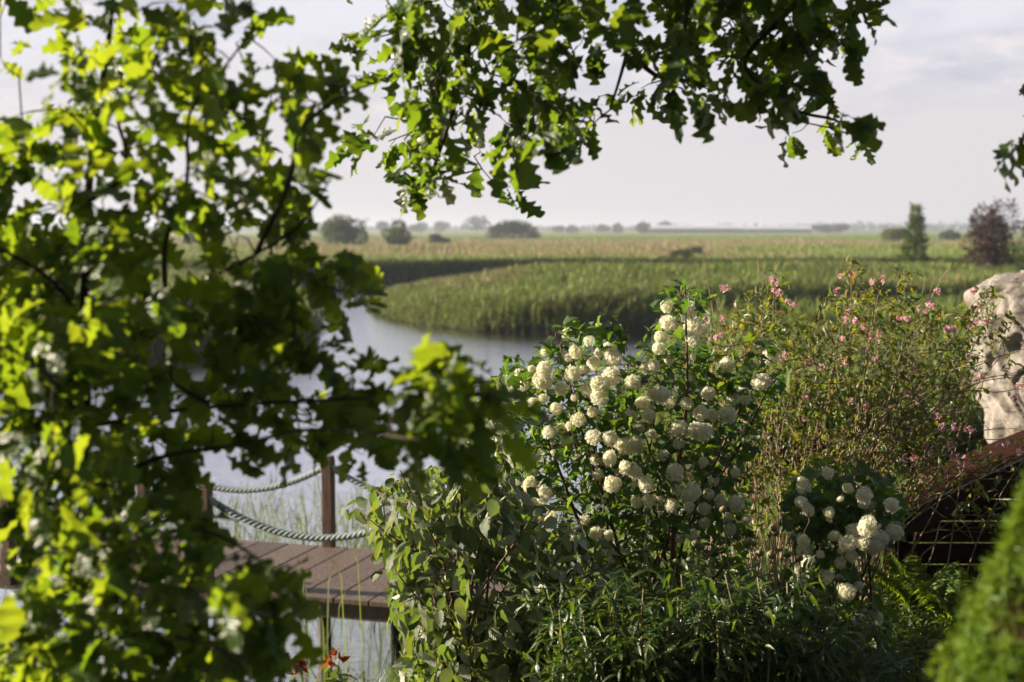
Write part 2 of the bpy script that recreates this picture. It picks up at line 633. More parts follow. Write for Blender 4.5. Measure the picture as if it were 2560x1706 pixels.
M['conifer'] = leaf_mat('conifer foliage', [(0.03, 0.075, 0.015), (0.06, 0.12, 0.02), (0.10, 0.16, 0.02)], [(0.12, 0.24, 0.02), (0.22, 0.34, 0.02)], 0.25, 0.6, 0.2)
M['purple'] = leaf_mat('purple foliage', [(0.03, 0.019, 0.018), (0.055, 0.03, 0.026), (0.085, 0.05, 0.034)], [(0.09, 0.04, 0.03), (0.14, 0.07, 0.04)], 0.2, 0.5, 0.3)
M['reed'] = leaf_mat('reeds', [(0.12, 0.21, 0.045), (0.18, 0.285, 0.065), (0.27, 0.36, 0.11)], [(0.30, 0.44, 0.05), (0.42, 0.55, 0.10)], 0.2, 0.55, 0.3,
                     tintc=(0.40, 0.26, 0.185), noise_scale=0.22)
M['reed_stem'] = leaf_mat('reed stems', [(0.07, 0.08, 0.03), (0.13, 0.11, 0.05)], [(0.1, 0.12, 0.03), (0.16, 0.15, 0.05)], 0.2, 0.6, 0.3)
M['pond_reed'] = leaf_mat('pond reeds', [(0.06, 0.12, 0.02), (0.12, 0.17, 0.04), (0.24, 0.20, 0.11)], [(0.2, 0.4, 0.03), (0.3, 0.45, 0.05), (0.35, 0.3, 0.15)], 0.35, 0.5, 0.3)
M['grass'] = leaf_mat('grass', [(0.03, 0.08, 0.01), (0.06, 0.13, 0.015), (0.11, 0.18, 0.025)], [(0.16, 0.34, 0.015), (0.3, 0.48, 0.02)], 0.4, 0.45, 0.4)
M['stem_pale'] = solid_mat('pale stem bark', (0.12, 0.075, 0.05), (0.34, 0.25, 0.17), 30, 0.75, 0.2, usernd=True)
M['stem_green'] = solid_mat('green stem', (0.08, 0.12, 0.03), (0.20, 0.20, 0.07), 40, 0.55, 0.1)
M['stem_tan'] = solid_mat('peony stem', (0.17, 0.15, 0.06), (0.30, 0.24, 0.11), 40, 0.5, 0.1)
M['stem_red'] = solid_mat('reddish stem', (0.07, 0.035, 0.02), (0.14, 0.07, 0.04), 50, 0.6, 0.2)
M['bark'] = solid_mat('oak bark', (0.018, 0.013, 0.009), (0.06, 0.045, 0.032), 30, 0.9, 0.7, 0.01, stretch=(1, 1, 0.25))
M['far_bark'] = solid_mat('far bark', (0.04, 0.03, 0.02), (0.08, 0.06, 0.045), 4, 0.9, 0)
M['deck'] = solid_mat('weathered deck boards', (0.062, 0.042, 0.031), (0.155, 0.108, 0.082), 5, 0.6, 0.5, 0.004, detail=10, stretch=(12, 1.6, 4), usernd=True, spec=0.4)
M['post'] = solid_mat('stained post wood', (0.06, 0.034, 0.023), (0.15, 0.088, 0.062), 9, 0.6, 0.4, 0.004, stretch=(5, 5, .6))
M['leg'] = solid_mat('deck shaded pier leg wood', (0.006, 0.004, 0.003), (0.016, 0.011, 0.008), 9, 0.6, 0.4, 0.004, stretch=(5, 5, .6))  # nearly black: the shade under the deck is put into the wood colour
M['dark_wood'] = solid_mat('shade darkened red stained timber', (0.015, 0.008, 0.006), (0.04, 0.018, 0.013), 10, 0.75, 0.3, 0.004, stretch=(1, 6, 6), spec=.0)  # dark stain, deepened further for weigela shade and the recessed wall
M['red_wood'] = solid_mat('red brown bargeboard', (0.014, 0.005, 0.004), (0.03, 0.010, 0.008), 10, 0.45, 0.2, 0.003)
M['pale_cable'] = solid_mat('pale batten', (0.05, 0.042, 0.032), (0.12, 0.10, 0.08), 20, 0.5, 0.1)
M['rope'] = solid_mat('blue grey rope', (0.22, 0.28, 0.30), (0.42, 0.47, 0.46), 90, 0.8, 0.5, 0.002)
M['screw'] = solid_mat('steel screw', (0.3, 0.3, 0.3), (0.45, 0.45, 0.44), 20, 0.35, 0)
M['soil'] = solid_mat('soil', (0.02, 0.014, 0.01), (0.05, 0.035, 0.024), 6, 0.95, 0.6, 0.02)
M['far_roof'] = solid_mat('pale greenhouse film', (0.62, 0.66, 0.74), (0.72, 0.76, 0.82), 0.05, 0.4, 0)
M['far_wall'] = solid_mat('pale plaster', (0.15, 0.15, 0.17), (0.22, 0.22, 0.24), 0.3, 0.7, 0)
M['far_tile'] = solid_mat('grey roof', (0.16, 0.16, 0.18), (0.24, 0.24, 0.26), 0.3, 0.7, 0)


def flower_mat(name, c1, c2, tcol, tf=0.3):
    m, t, out = new_mat(name)
    L = t.links
    c = ramp(t, [(0, c1), (1, c2)], attr(t, 'rnd').outputs['Fac']).outputs[0]
    u = attr(t, 'tint').outputs['Fac']
    c = mixc(t, u, c, tcol)
    b = N(t, 'ShaderNodeBsdfPrincipled', i_Roughness=0.55)
    b.inputs['Specular IOR Level'].default_value = 0.25
    L.new(c, b.inputs['Base Color'])
    tr = t.nodes.new('ShaderNodeBsdfTranslucent')
    L.new(c, tr.inputs[0])
    mx = t.nodes.new('ShaderNodeMixShader')
    mx.inputs[0].default_value = tf
    L.new(b.outputs[0], mx.inputs[1])
    L.new(tr.outputs[0], mx.inputs[2])
    L.new(mx.outputs[0], out.inputs[0])
    return m


M['snowball'] = flower_mat('cream florets', (0.82, 0.79, 0.64), (0.92, 0.90, 0.79), (0.66, 0.65, 0.42), 0.48)
M['pink'] = flower_mat('pink blossom', (0.62, 0.26, 0.33), (0.82, 0.56, 0.60), (0.50, 0.08, 0.11), 0.35)
M['bud'] = flower_mat('peony bud', (0.16, 0.16, 0.07), (0.26, 0.19, 0.12), (0.30, 0.14, 0.12), 0.0)
M['orange'] = flower_mat('orange withered petal', (0.30, 0.045, 0.012), (0.36, 0.12, 0.025), (0.14, 0.07, 0.025), 0.35)

# stone
m, t, out = new_mat('sculpted stone')
g = t.nodes.new('ShaderNodeTexCoord')
n1 = N(t, 'ShaderNodeTexNoise', i_Scale=2.2, i_Detail=8.0, i_Roughness=0.6)
n2 = N(t, 'ShaderNodeTexNoise', i_Scale=26.0, i_Detail=7.0, i_Roughness=0.7)
t.links.new(g.outputs['Object'], n1.inputs['Vector'])
t.links.new(g.outputs['Object'], n2.inputs['Vector'])
c = ramp(t, [(0.3, (0.16, 0.142, 0.128)), (0.5, (0.23, 0.207, 0.19)), (0.7, (0.31, 0.283, 0.262))], n1.outputs[0]).outputs[0]
n3 = N(t, 'ShaderNodeTexNoise', i_Scale=9.0, i_Detail=7.0, i_Roughness=0.7)
t.links.new(g.outputs['Object'], n3.inputs['Vector'])
stain = ramp(t, [(0.36, (0.45, 0.44, 0.40)), (0.52, (1, 1, 1)), (0.68, (1.12, 1.1, 1.05))], n3.outputs[0]).outputs[0]
c = mixc(t, 0.85, c, stain, 'MULTIPLY')
b = N(t, 'ShaderNodeBsdfPrincipled', i_Roughness=0.9)
b.inputs['Specular IOR Level'].default_value = 0.15
t.links.new(c, b.inputs['Base Color'])
bp = N(t, 'ShaderNodeBump', i_Strength=0.9, i_Distance=0.012)
t.links.new(n2.outputs[0], bp.inputs['Height'])
t.links.new(bp.outputs[0], b.inputs['Normal'])
t.links.new(b.outputs[0], out.inputs[0])
M['stone'] = m

# water
m, t, out = new_mat('pond water')
g = t.nodes.new('ShaderNodeNewGeometry')
mpn = t.nodes.new('ShaderNodeMapping')
mpn.inputs['Scale'].default_value = (1.0, 1.8, 1.0)
t.links.new(g.outputs['Position'], mpn.inputs[0])
n1 = N(t, 'ShaderNodeTexNoise', i_Scale=5.0, i_Detail=4.0, i_Roughness=0.6)
n2 = N(t, 'ShaderNodeTexNoise', i_Scale=0.9, i_Detail=2.0)
t.links.new(mpn.outputs[0], n1.inputs['Vector'])
t.links.new(mpn.outputs[0], n2.inputs['Vector'])
hsum = math_n(t, 'ADD', n1.outputs[0], n2.outputs[0])
bp = N(t, 'ShaderNodeBump', i_Strength=0.32, i_Distance=0.05)
t.links.new(hsum, bp.inputs['Height'])
b = N(t, 'ShaderNodeBsdfPrincipled', i_Roughness=0.12)
b.inputs['Base Color'].default_value = (0.022, 0.02, 0.013, 1)
b.inputs['IOR'].default_value = 1.333
b.inputs['Specular IOR Level'].default_value = 0.5
t.links.new(bp.outputs[0], b.inputs['Normal'])
fr = N(t, 'ShaderNodeFresnel', i_IOR=1.333)
t.links.new(bp.outputs[0], fr.inputs['Normal'])
fac = ramp(t, [(0.0, (.12,) * 3), (0.08, (.55,) * 3), (0.22, (.88,) * 3), (0.6, (.97,) * 3)], fr.outputs[0])
gl = N(t, 'ShaderNodeBsdfGlossy', i_Roughness=0.10)
gl.inputs['Color'].default_value = (0.96, 0.97, 1.0, 1)
t.links.new(bp.outputs[0], gl.inputs['Normal'])
mx = t.nodes.new('ShaderNodeMixShader')
t.links.new(fac.outputs[0], mx.inputs[0])
t.links.new(b.outputs[0], mx.inputs[1])
t.links.new(gl.outputs[0], mx.inputs[2])
t.links.new(mx.outputs[0], out.inputs[0])
M['water'] = m

# terrain: tint 0 = garden soil and turf, 1 = reed plumes / dry pinkish, rnd = 0 dark bed .. 1 bright field
m, t, out = new_mat('meadow ground')
g = t.nodes.new('ShaderNodeNewGeometry')
n1 = N(t, 'ShaderNodeTexNoise', i_Scale=0.35, i_Detail=9.0, i_Roughness=0.68)
t.links.new(g.outputs['Position'], n1.inputs['Vector'])
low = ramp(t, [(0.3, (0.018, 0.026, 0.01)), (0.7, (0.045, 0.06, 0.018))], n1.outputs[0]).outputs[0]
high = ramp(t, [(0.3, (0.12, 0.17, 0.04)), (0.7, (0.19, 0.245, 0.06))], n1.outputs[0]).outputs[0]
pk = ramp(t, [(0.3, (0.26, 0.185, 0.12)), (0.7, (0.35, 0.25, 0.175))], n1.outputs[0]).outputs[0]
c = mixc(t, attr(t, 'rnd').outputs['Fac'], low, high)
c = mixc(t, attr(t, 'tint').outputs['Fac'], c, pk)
b = N(t, 'ShaderNodeBsdfPrincipled', i_Roughness=0.95)
b.inputs['Specular IOR Level'].default_value = 0.1
t.links.new(c, b.inputs['Base Color'])
t.links.new(b.outputs[0], out.inputs[0])
M['terrain'] = m

# ------------------------------------------------------------------ terrain
def gp(*pts):
    return [tuple(G(a, b)) for a, b in pts]


ISLAND = gp((1240, 306), (1000, 313), (870, 321), (740, 330), (640, 334), (560, 333.5), (480, 331), (425, 325), (388, 317), (374, 309.5)) + \
    [(-6.3, 74), (-4.6, 81), (-1, 84.5), (6, 86), (16, 85), (28, 88), (48, 90), (70, 92)]
LEFTL = [(-6.6, 46.5), (-7.3, 44.4), (-9.5, 42.5), (-14, 39.5), (-24, 36), (-60, 33), (-60, 84), (-26, 84), (-17, 80), (-12, 72), (-9.6, 62), (-7.6, 52)]
RIGHTL = [(0.9, 11.5), (1.3, 14), (1.8, 20), (2.9, 31), (4.0, 40), (4.7, 43), (7, 44.5), (14, 46), (30, 48), (70, 50), (70, -20), (-0.6, -20)]
PIT = [tuple(G(a, b, 0.3)) for a, b in ((660, 257), (676, 259), (694, 257), (700, 253), (684, 251.5), (664, 252))]


def main_front(x):
    return 95 + 3 * np.sin(x * .08) + 2 * np.sin(x * .21 + 1)


def ground_z(x, y):
    x, y = np.asarray(x, float), np.asarray(y, float)
    k = sstep(-0.8, -0.3, x)
    y0 = 4.3 + 2.3 * k
    y1 = y0 + 3.4
    kk = sstep(-0.35, 2.2, x)
    y0 = y0 + kk * 1.6
    y1 = y1 + kk * 11
    z = 2.2 - 0.15 * sstep(3, 6, y) - 0.0 * x
    lowz = -0.8 + sstep(0.4, 1.6, x - (1.0 + 0.09 * np.maximum(y - 12, 0))) * 1.35
    z = z + (lowz - z) * sstep(y0, y1, y)
    z = z + 0.05 * (vnoise(x, y, 1.3, 3) - .5)
    rl = 0.55 * sstep(-0.2, 1.6, sdf(x, y, RIGHTL))
    z = np.where(y > 16, -0.8 + (rl + 0.8) * sstep(-0.6, 0.4, sdf(x, y, RIGHTL)), z)
    for poly in (ISLAND, LEFTL):
        s = sdf(x, y, poly)
        z = np.maximum(z, -0.8 + 1.0 * sstep(-1.2, 0.6, s) + 0.35 * sstep(2, 12, s) * (y > 30))
    s = y - main_front(x)
    sp = sdf(x, y, PIT)
    zm = -0.8 + 1.0 * sstep(-1, 0.5, s) + 0.65 * sstep(4, 70, s) + 0.5 * sstep(300, 700, s)
    zm = zm - 1.4 * sstep(-0.5, 1.5, sp)
    z = np.where(s > -2, np.maximum(z, zm), z)
    z = np.where((y < 3) & (x < -6), 2.1, z)
    return z


na_front = np.radians(np.concatenate([np.arange(-26, 26.01, 0.13), np.arange(27, 334, 3.0)]))
rad_ = np.concatenate([np.arange(0.4, 12, 0.22), np.geomspace(12, 3600, 560)])
A_, R_ = np.meshgrid(na_front, rad_)
X_, Y_ = np.sin(A_) * R_, np.cos(A_) * R_
Z_ = ground_z(X_, Y_)
nA, nR = len(na_front), len(rad_)
ii, jj = np.meshgrid(np.arange(nR - 1), np.arange(nA), indexing='ij')
j2 = (jj + 1) % nA
Fa = np.stack([ii * nA + jj, (ii + 1) * nA + jj, (ii + 1) * nA + j2, ii * nA + j2], -1).reshape(-1, 4)
dist = Y_
nzv = vnoise(X_, Y_ * .35, 30, 9)
tint = sstep(180, 225, dist + 60 * (nzv - .5)) * (1 - sstep(285, 345, dist + 70 * (nzv - .5))) * 0.75
tint = np.where((X_ < -40) & (dist > 110), np.maximum(tint, 0.5 * (vnoise(X_, Y_, 25, 4) > .5)), tint)
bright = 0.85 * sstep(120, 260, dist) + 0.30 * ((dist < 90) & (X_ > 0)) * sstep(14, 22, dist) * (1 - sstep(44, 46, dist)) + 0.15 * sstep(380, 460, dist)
mb = MB()
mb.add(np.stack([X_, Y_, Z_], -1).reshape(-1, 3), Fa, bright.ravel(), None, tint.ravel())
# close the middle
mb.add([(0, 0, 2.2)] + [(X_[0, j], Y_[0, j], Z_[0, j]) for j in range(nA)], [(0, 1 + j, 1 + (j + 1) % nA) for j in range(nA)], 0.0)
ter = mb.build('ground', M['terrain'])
tag(ter, 'garden bank, reed flats and far green fields', None, None, 'structure')

mb = MB()
mb.add([(-160, 4.6, 0), (160, 4.6, 0), (160, 215, 0), (-160, 215, 0)], [(0, 1, 2, 3)], 0)
w = mb.build('water', M['water'])
tag(w, 'calm lavender grey water of the winding pond', None, None, 'structure')


# ------------------------------------------------------------------ reeds and grasses (nobody could count them)
def ribbon(pts, w0, w1, ang):
    """flat ribbon through pts (x,z plane rotated by ang)"""
    n = len(pts)
    ca, sa = math.cos(ang), math.sin(ang)
    V, U = [], []
    for i, (r, z) in enumerate(pts):
        t = i / (n - 1)
        wd = (w0 + (w1 - w0) * t) / 2
        V += [(r * ca + wd * sa, r * sa - wd * ca, z), (r * ca - wd * sa, r * sa + wd * ca, z)]
        U += [(0, t, 0)] * 2
    Fa = [(2 * i, 2 * i + 1, 2 * i + 3, 2 * i + 2) for i in range(n - 1)]
    return V, Fa, U


def join_t(parts):
    V, Fa, U = [], [], []
    for v, f, u in parts:
        b = len(V)
        V += list(v)
        Fa += [tuple(b + k for k in q) for q in f]
        U += list(u)
    return np.array(V, float), np.array(Fa, np.int32), np.array(U, float)


def reed_t(seed, wl=0.032):
    r = random.Random(seed)
    v, f, u = ribbon([(0, 0), (0.015, .35), (0.03, .7), (0.06, 1.0)], 0.015, 0.006, r.uniform(0, 6))
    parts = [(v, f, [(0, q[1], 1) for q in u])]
    for k in range(7):
        z = 0.44 + 0.075 * k + r.uniform(-.03, .03)
        L = r.uniform(.18, .36)
        a = r.uniform(0, 6.28)
        parts.append(ribbon([(0.02, z), (L * .4, z + L * .75), (L, z + L * .8)], wl, 0.006, a))
    return join_t(parts)


REED = [reed_t(i) for i in range(4)]
BLADE = [join_t([ribbon([(0, 0), (.06 * s, .5), (.25 * s, 1.0)], 0.05, 0.004, s)]) for s in (0.5, 1.5, 1.0, .2)]
TUFT = [join_t([ribbon([(0.1 * k, 0), (.1 * k + .12, .6), (.1 * k + .35 * ((k % 2) * 2 - 1) * .5, 1.0)], 0.14, 0.03, k * 1.3 + s) for k in range(5)]) for s in (0, .7)]


def zrot(n, tilt=0.08):
    a = rng.uniform(0, 2 * math.pi, n)
    up = unit(np.stack([rng.normal(0, tilt, n), rng.normal(0, tilt, n), np.ones(n)], -1))
    d = np.stack([np.cos(a), np.sin(a), np.zeros(n)], -1)
    x = unit(d - (d * up).sum(-1, keepdims=True) * up)
    y = np.cross(up, x)
    return np.stack([x, y, up], -1)


def plant(mb, T, x, y, h, wide=1.0, tint=None, tilt=0.08, zoff=0.0, mi=0):
    z = ground_z(x, y) + zoff
    n = len(x)
    k = rng.integers(0, len(T), n)
    Rm = zrot(n, tilt)
    for j in range(len(T)):
        s = k == j
        S = np.stack([h[s] * wide, h[s] * wide, h[s]], -1)
        scatter(mb, T[j], np.stack([x[s], y[s], z[s]], -1), Rm[s], S, None, None if tint is None else tint[s], mi)


def vis(x, y, m=1.12):
    return np.abs(x) < (512 / F) * y * m + 1.0


def put_reeds(mb, poly, n, edge_n, hmin=1.15, hmax=1.5, box_=None):
    p = np.array(poly)
    lo, hi = p.min(0), p.max(0)
    if box_:
        lo, hi = np.array(box_[0]), np.array(box_[1])
    q = rng.uniform(lo, hi, (n * 5, 2))
    s = sdf(q[:, 0], q[:, 1], poly)
    ok = (s > 0) & vis(q[:, 0], q[:, 1])
    q = q[ok][:n]
    s = s[ok][:n]
    hh = (hmin + (hmax - hmin) * rng.random(len(q))) * (0.72 + 0.34 * vnoise(q[:, 0], q[:, 1], 6, 5) + 0.24 * vnoise(q[:, 0], q[:, 1], 2.0, 15))
    pn = vnoise(q[:, 0], q[:, 1], 6, 8)
    ti = (rng.random(len(q)) < .05 + .35 * sstep(.5, .75, pn) + .5 * ((q[:, 1] > 66) & (q[:, 0] < 1) & (q[:, 0] > -6))) * rng.uniform(.3, .9, len(q))
    tip = (.52 + .48 * sstep(-7.5, 2.5, q[:, 0])) if poly is ISLAND else 1.0
    hh = hh * tip
    plant(mb, REED, q[:, 0], q[:, 1], hh, 1.0, ti, .16)
    # dense rim
    q = rng.uniform(lo, hi, (edge_n * 30, 2))
    s = sdf(q[:, 0], q[:, 1], poly)
    ok = (s > -0.35) & (s < 2.6) & vis(q[:, 0], q[:, 1])
    q = q[ok][:edge_n]
    hh = (hmin * .8 + (hmax - hmin * .8) * rng.random(len(q)))
    hh *= .78 + .32 * vnoise(q[:, 0], q[:, 1], 1.6, 16)
    if poly is ISLAND:
        hh = hh * (.52 + .48 * sstep(-7.5, 2.5, q[:, 0]))
    plant(mb, REED, q[:, 0], q[:, 1], hh, 1.0, (rng.random(len(q)) < .15) * .6, 0.12)


mb = MB()
put_reeds(mb, ISLAND, 24000, 42000, box_=((-8, 50), (36, 92)))
tag(mb.build('reed_bed', M['reed']), 'broad green reed bed with a dark shaded face above the pond', 'reeds', 'reed beds along the water', 'stuff')
mb = MB()
put_reeds(mb, LEFTL, 11000, 7000, 1.1, 1.45, box_=((-32, 34), (-6, 85)))
tag(mb.build('reed_bed', M['reed']), 'reed bed on the left bank seen through the oak leaves', 'reeds', 'reed beds along the water', 'stuff')
mb = MB()
n = 26000
y = np.exp(rng.uniform(math.log(92), math.log(178), n * 2))
x = rng.uniform(-1, 1, n * 2) * (512 / F * y * 1.1 + 2)
ok = (y > main_front(x) - .2) & (sdf(x, y, PIT) < 0)
x, y = x[ok][:n], y[ok][:n]
tn = vnoise(x, y * .5, 18, 6)
ti = np.clip((rng.random(len(x)) < (0.06 + 0.6 * sstep(.5, .7, tn) * sstep(105, 150, y))) * rng.uniform(.5, 1, len(x)), 0, 1)
plant(mb, TUFT, x, y, rng.uniform(.85, 1.25, len(x)) * (0.8 + .4 * vnoise(x, y, 8, 2)), 1.0, ti)
xe = rng.uniform(-40, 46, 9000)
ye = main_front(xe) + rng.uniform(-.2, 1.2, 9000)
plant(mb, REED, xe, ye, rng.uniform(1.3, 1.7, 9000), 1.6, None)
tag(mb.build('reed_bed', M['reed']), 'second line of reeds behind the far channel', 'reeds', 'reed beds along the water', 'stuff')
mb = MB()
n = 30000
y = np.exp(rng.uniform(math.log(175), math.log(440), n))
x = rng.uniform(-1, 1, n) * (512 / F * y * 1.05 + 2)
tn = vnoise(x, y * .35, 30, 9)
ti = (rng.random(n) < 0.08 + .65 * sstep(180, 225, y + 60 * (tn - .5)) * (1 - sstep(285, 345, y + 70 * (tn - .5)))) * rng.uniform(.45, .9, n)
ok = sdf(x, y, PIT) < 0
plant(mb, TUFT, x[ok], y[ok], (rng.uniform(.5, .9, n) * (y / 250) ** .3)[ok], 2.2, ti[ok])
tag(mb.build('reed_plumes', M['reed']), 'pinkish brown band of reed plumes on the far flats', 'reeds', None, 'stuff')

# meadow on the right bank
mb = MB()
n = 26000
y = np.exp(rng.uniform(math.log(13), math.log(46), n * 3))
x = rng.uniform(0, 1, n * 3) * (512 / F * y * 1.15 + 2)
s = sdf(x, y, RIGHTL)
ok = (s > -0.2)
x, y = x[ok][:n], y[ok][:n]
plant(mb, REED, x, y, rng.uniform(.45, .75, len(x)) * (1 + .5 * (vnoise(x, y, 3, 1) > .6)) * (1 + .25 * sstep(20, 40, y)), .9, None, .2)
tag(mb.build('meadow_grass', M['reed']), 'tall bright meadow grass on the right bank behind the shrubs', 'grass', None, 'stuff')

# lawn and bank grass near by
mb = MB()
n = 52000
y = rng.uniform(4.2, 14, n)
x = rng.uniform(-1.6, 6.0, n)
ok = (ground_z(x, y) > 0.1) & vis(x, y, 1.15)
x, y = x[ok], y[ok]
hh = rng.uniform(.05, .13, len(x))
plant(mb, BLADE, x, y, hh, .9, None, .3)
tag(mb.build('lawn_grass', M['grass']), 'short garden grass under the shrubs and on the bank', 'grass', None, 'stuff')

# thin reeds standing in the water behind and under the pier
mb = MB()
n = 2000
x = rng.uniform(-4.4, 1.5, n)
y = rng.uniform(9.0, 19, n) + 0 * x
ok = (ground_z(x, y) < 0.5) & ~((y > 10.3 - .31 * (x + .7)) & (y < 12.3 - .31 * (x + 1.6)))
x, y = x[ok], y[ok]
h_ = rng.uniform(.5, 1.25, len(x)) * (1 - .35 * sstep(14, 18, y))
z = ground_z(x, y)
Rm = zrot(len(x), .16)
TH = [join_t([ribbon([(0, 0), (.03, .5), (.10, 1.0)], 0.008, 0.003, 0.3), ribbon([(0.02, .5), (.12, .68), (.26, .62)], 0.012, 0.003, 1.0 + s), ribbon([(0.03, .68), (.10, .86), (.2, .84)], 0.012, 0.003, 3.5 + s)]) for s in (0, 1.2)]
kk_ = rng.integers(0, 2, len(x))
for j in range(2):
    s = kk_ == j
    scatter(mb, TH[j], np.stack([x[s], y[s], np.full(s.sum(), -.1)], -1), Rm[s], h_[s] + .1)
# taller crossing stalks by the near legs
n = 300
x = rng.uniform(-1.5, -.15, n)
y = rng.uniform(8.2, 10.0, n)
zz = np.maximum(ground_z(x, y), -.1)
Rm = zrot(n, .38)
for j in range(2):
    s = rng.random(n) < .5
    scatter(mb, TH[j], np.stack([x[s], y[s], zz[s]], -1), Rm[s], rng.uniform(.6, 1.25, s.sum()))
tag(mb.build('water_reeds', M['pond_reed']), 'sparse thin reeds standing in the water around the pier', 'reeds', None, 'stuff')

# ------------------------------------------------------------------ pier with rope railing
U_ = unit(np.array([1.83, -0.57, 0]))
W_ = np.array([-U_[1], U_[0], 0])       # towards the far side
PB = np.array([-0.63, 10.29, 1.15])      # near post, right
def pier(u, w, z=0.0):
    return PB + U_ * u + W_ * (w - 0.02) + np.array([0, 0, z])
pr = empty('wooden_pier', (PB[0], PB[1], 0), 'weathered brown wooden pier with blue grey rope railing over the pond', 'pier')
AX = np.array([U_, W_, (0, 0, 1)])
mb = MB()
WID = 1.52
pw = 0.285
for k in range(-22, 12):
    box(mb, pier(k * pw, WID / 2 - .02 + rng.normal(0, .006), -0.02 + rng.normal(0, .0012)), (pw - .012, WID + .06, 0.04), AX, None, 0, 0.004)
for w_ in (0.02, WID / 2, WID - .06):
    box(mb, pier(-1.6, w_, -0.105), (9.6, .06, .12), AX, .1, 0)
deck = mb.build('deck', M['deck'], pr, smooth=False)
mb = MB()
for k in range(-22, 12):
    for w_ in (.05, .12, WID - .1, WID - .17):
        c_ = pier(k * pw + .06, w_, .0005)
        an = np.arange(8) * math.pi / 4
        mb.add([c_ + .007 * (math.cos(a) * U_ + math.sin(a) * W_) + np.array([0, 0, .0015]) for a in an], [tuple(range(8))], .5)
sc_ = mb.build('screws', M['screw'], pr, smooth=False)
sc_.parent = deck
sc_['kind'] = 'stuff'
PN = [pier(1.79 * k, 0) for k in range(-3, 3)]
far0 = np.array([-1.59, 12.18, 1.15])
PF = [far0 + U_ * 1.83 * k for k in range(-3, 4)]
PH = 0.77
def post(c, h=PH):
    mb = MB()
    box(mb, c + np.array([0, 0, h / 2 - .06]), (.093, .093, h + .12), AX, None, 0, 0.006)
    box(mb, c + np.array([0, 0, h + .012]), (.083, .083, .02), AX, None, 0, 0.004)
    mb.build('post', M['post'], pr, smooth=False)
for c_ in PN:
    post(c_ - W_ * .03)
for c_ in PF:
    post(c_)
def rope(a, b, low):
    n = 46
    t_ = np.linspace(0, 1, n)
    ce = a[None] * (1 - t_[:, None]) + b[None] * t_[:, None]
    ce[:, 2] -= low * 4 * t_ * (1 - t_)
    tan = unit(np.gradient(ce, axis=0))
    sd_ = unit(np.cross(tan, np.array([0, 0, 1.0])))
    up = np.cross(sd_, tan)
    L = np.concatenate([[0], np.cumsum(np.linalg.norm(np.diff(ce, axis=0), axis=1))])
    # resample finely for the twist
    Lf = np.linspace(0, L[-1], 150)
    f = lambda arr: np.stack([np.interp(Lf, L, arr[:, i]) for i in range(3)], -1)
    ce, sd_, up = f(ce), f(sd_), f(up)
    mb = MB()
    for k in range(3):
        ph = Lf * 2 * math.pi / 0.13 + k * 2 * math.pi / 3
        tube(mb, ce + 0.0135 * (np.cos(ph)[:, None] * sd_ + np.sin(ph)[:, None] * up), .0158, 7, k * .3 + .2)
    mb.build('rope', M['rope'], pr)
for L_ in (PN, PF):
    for a, b in zip(L_[:-1], L_[1:]):
        off = -W_ * .03 if L_ is PN else 0
        rope(a + off + np.array([0, 0, PH - .06]), b + off + np.array([0, 0, PH - .06]), .27)
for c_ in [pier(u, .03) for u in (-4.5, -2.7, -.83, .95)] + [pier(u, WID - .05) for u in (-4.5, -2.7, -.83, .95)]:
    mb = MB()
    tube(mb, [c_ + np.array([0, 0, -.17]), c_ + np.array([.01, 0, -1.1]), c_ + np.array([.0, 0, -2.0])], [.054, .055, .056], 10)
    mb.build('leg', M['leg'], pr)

# ------------------------------------------------------------------ generic foliage
def leaves_at(mb, T, nodes, dirs, per, size, spread=0.5, droop=0.4, up=1.0, light=0.25, jitter=0.02, tint=None, mi=0):
    n = len(nodes)
    cnt = rng.integers(per[0], per[1] + 1, n)
    idx = np.repeat(np.arange(n), cnt)
    m_ = len(idx)
    d = unit(dirs[idx] * 0.5 + runit(m_) * spread * 1.4 + np.array([0, 0, -droop]))
    nr = unit(runit(m_) * 0.55 + np.array([0, 0, up]) + SD * light)
    pos = nodes[idx] + rng.normal(0, jitter, (m_, 3))
    sz = rng.uniform(size[0], size[1], m_)
    Rm = frames(d, nr)
    k = rng.integers(0, len(T), m_)
    for j in range(len(T)):
        s = k == j
        S = np.stack([sz[s] * rng.uniform(.85, 1.15, s.sum()), sz[s], sz[s]], -1)
        scatter(mb, T[j], pos[s], Rm[s], S, None, None if tint is None else tint[idx][s], mi)


def grid_targets(rows, depth, cell=32.0, mult=1.0, c0=0, r0=0, skip=None):
    out = []
    for r, row in enumerate(rows):
        for c, v in enumerate(row):
            if v <= 0:
                continue
            k = v * mult
            n_ = int(k) + (rng.random() < k - int(k))
            for _ in range(n_):
                px = (c + c0 + rng.random()) * cell
                py = (r + r0 + rng.random()) * cell
                if skip and any(a0 < px < a1 and b0 < py < b1 for a0, b0, a1, b1 in skip):
                    continue
                out.append(P(px, py, depth(px, py)))
    return np.array(out)


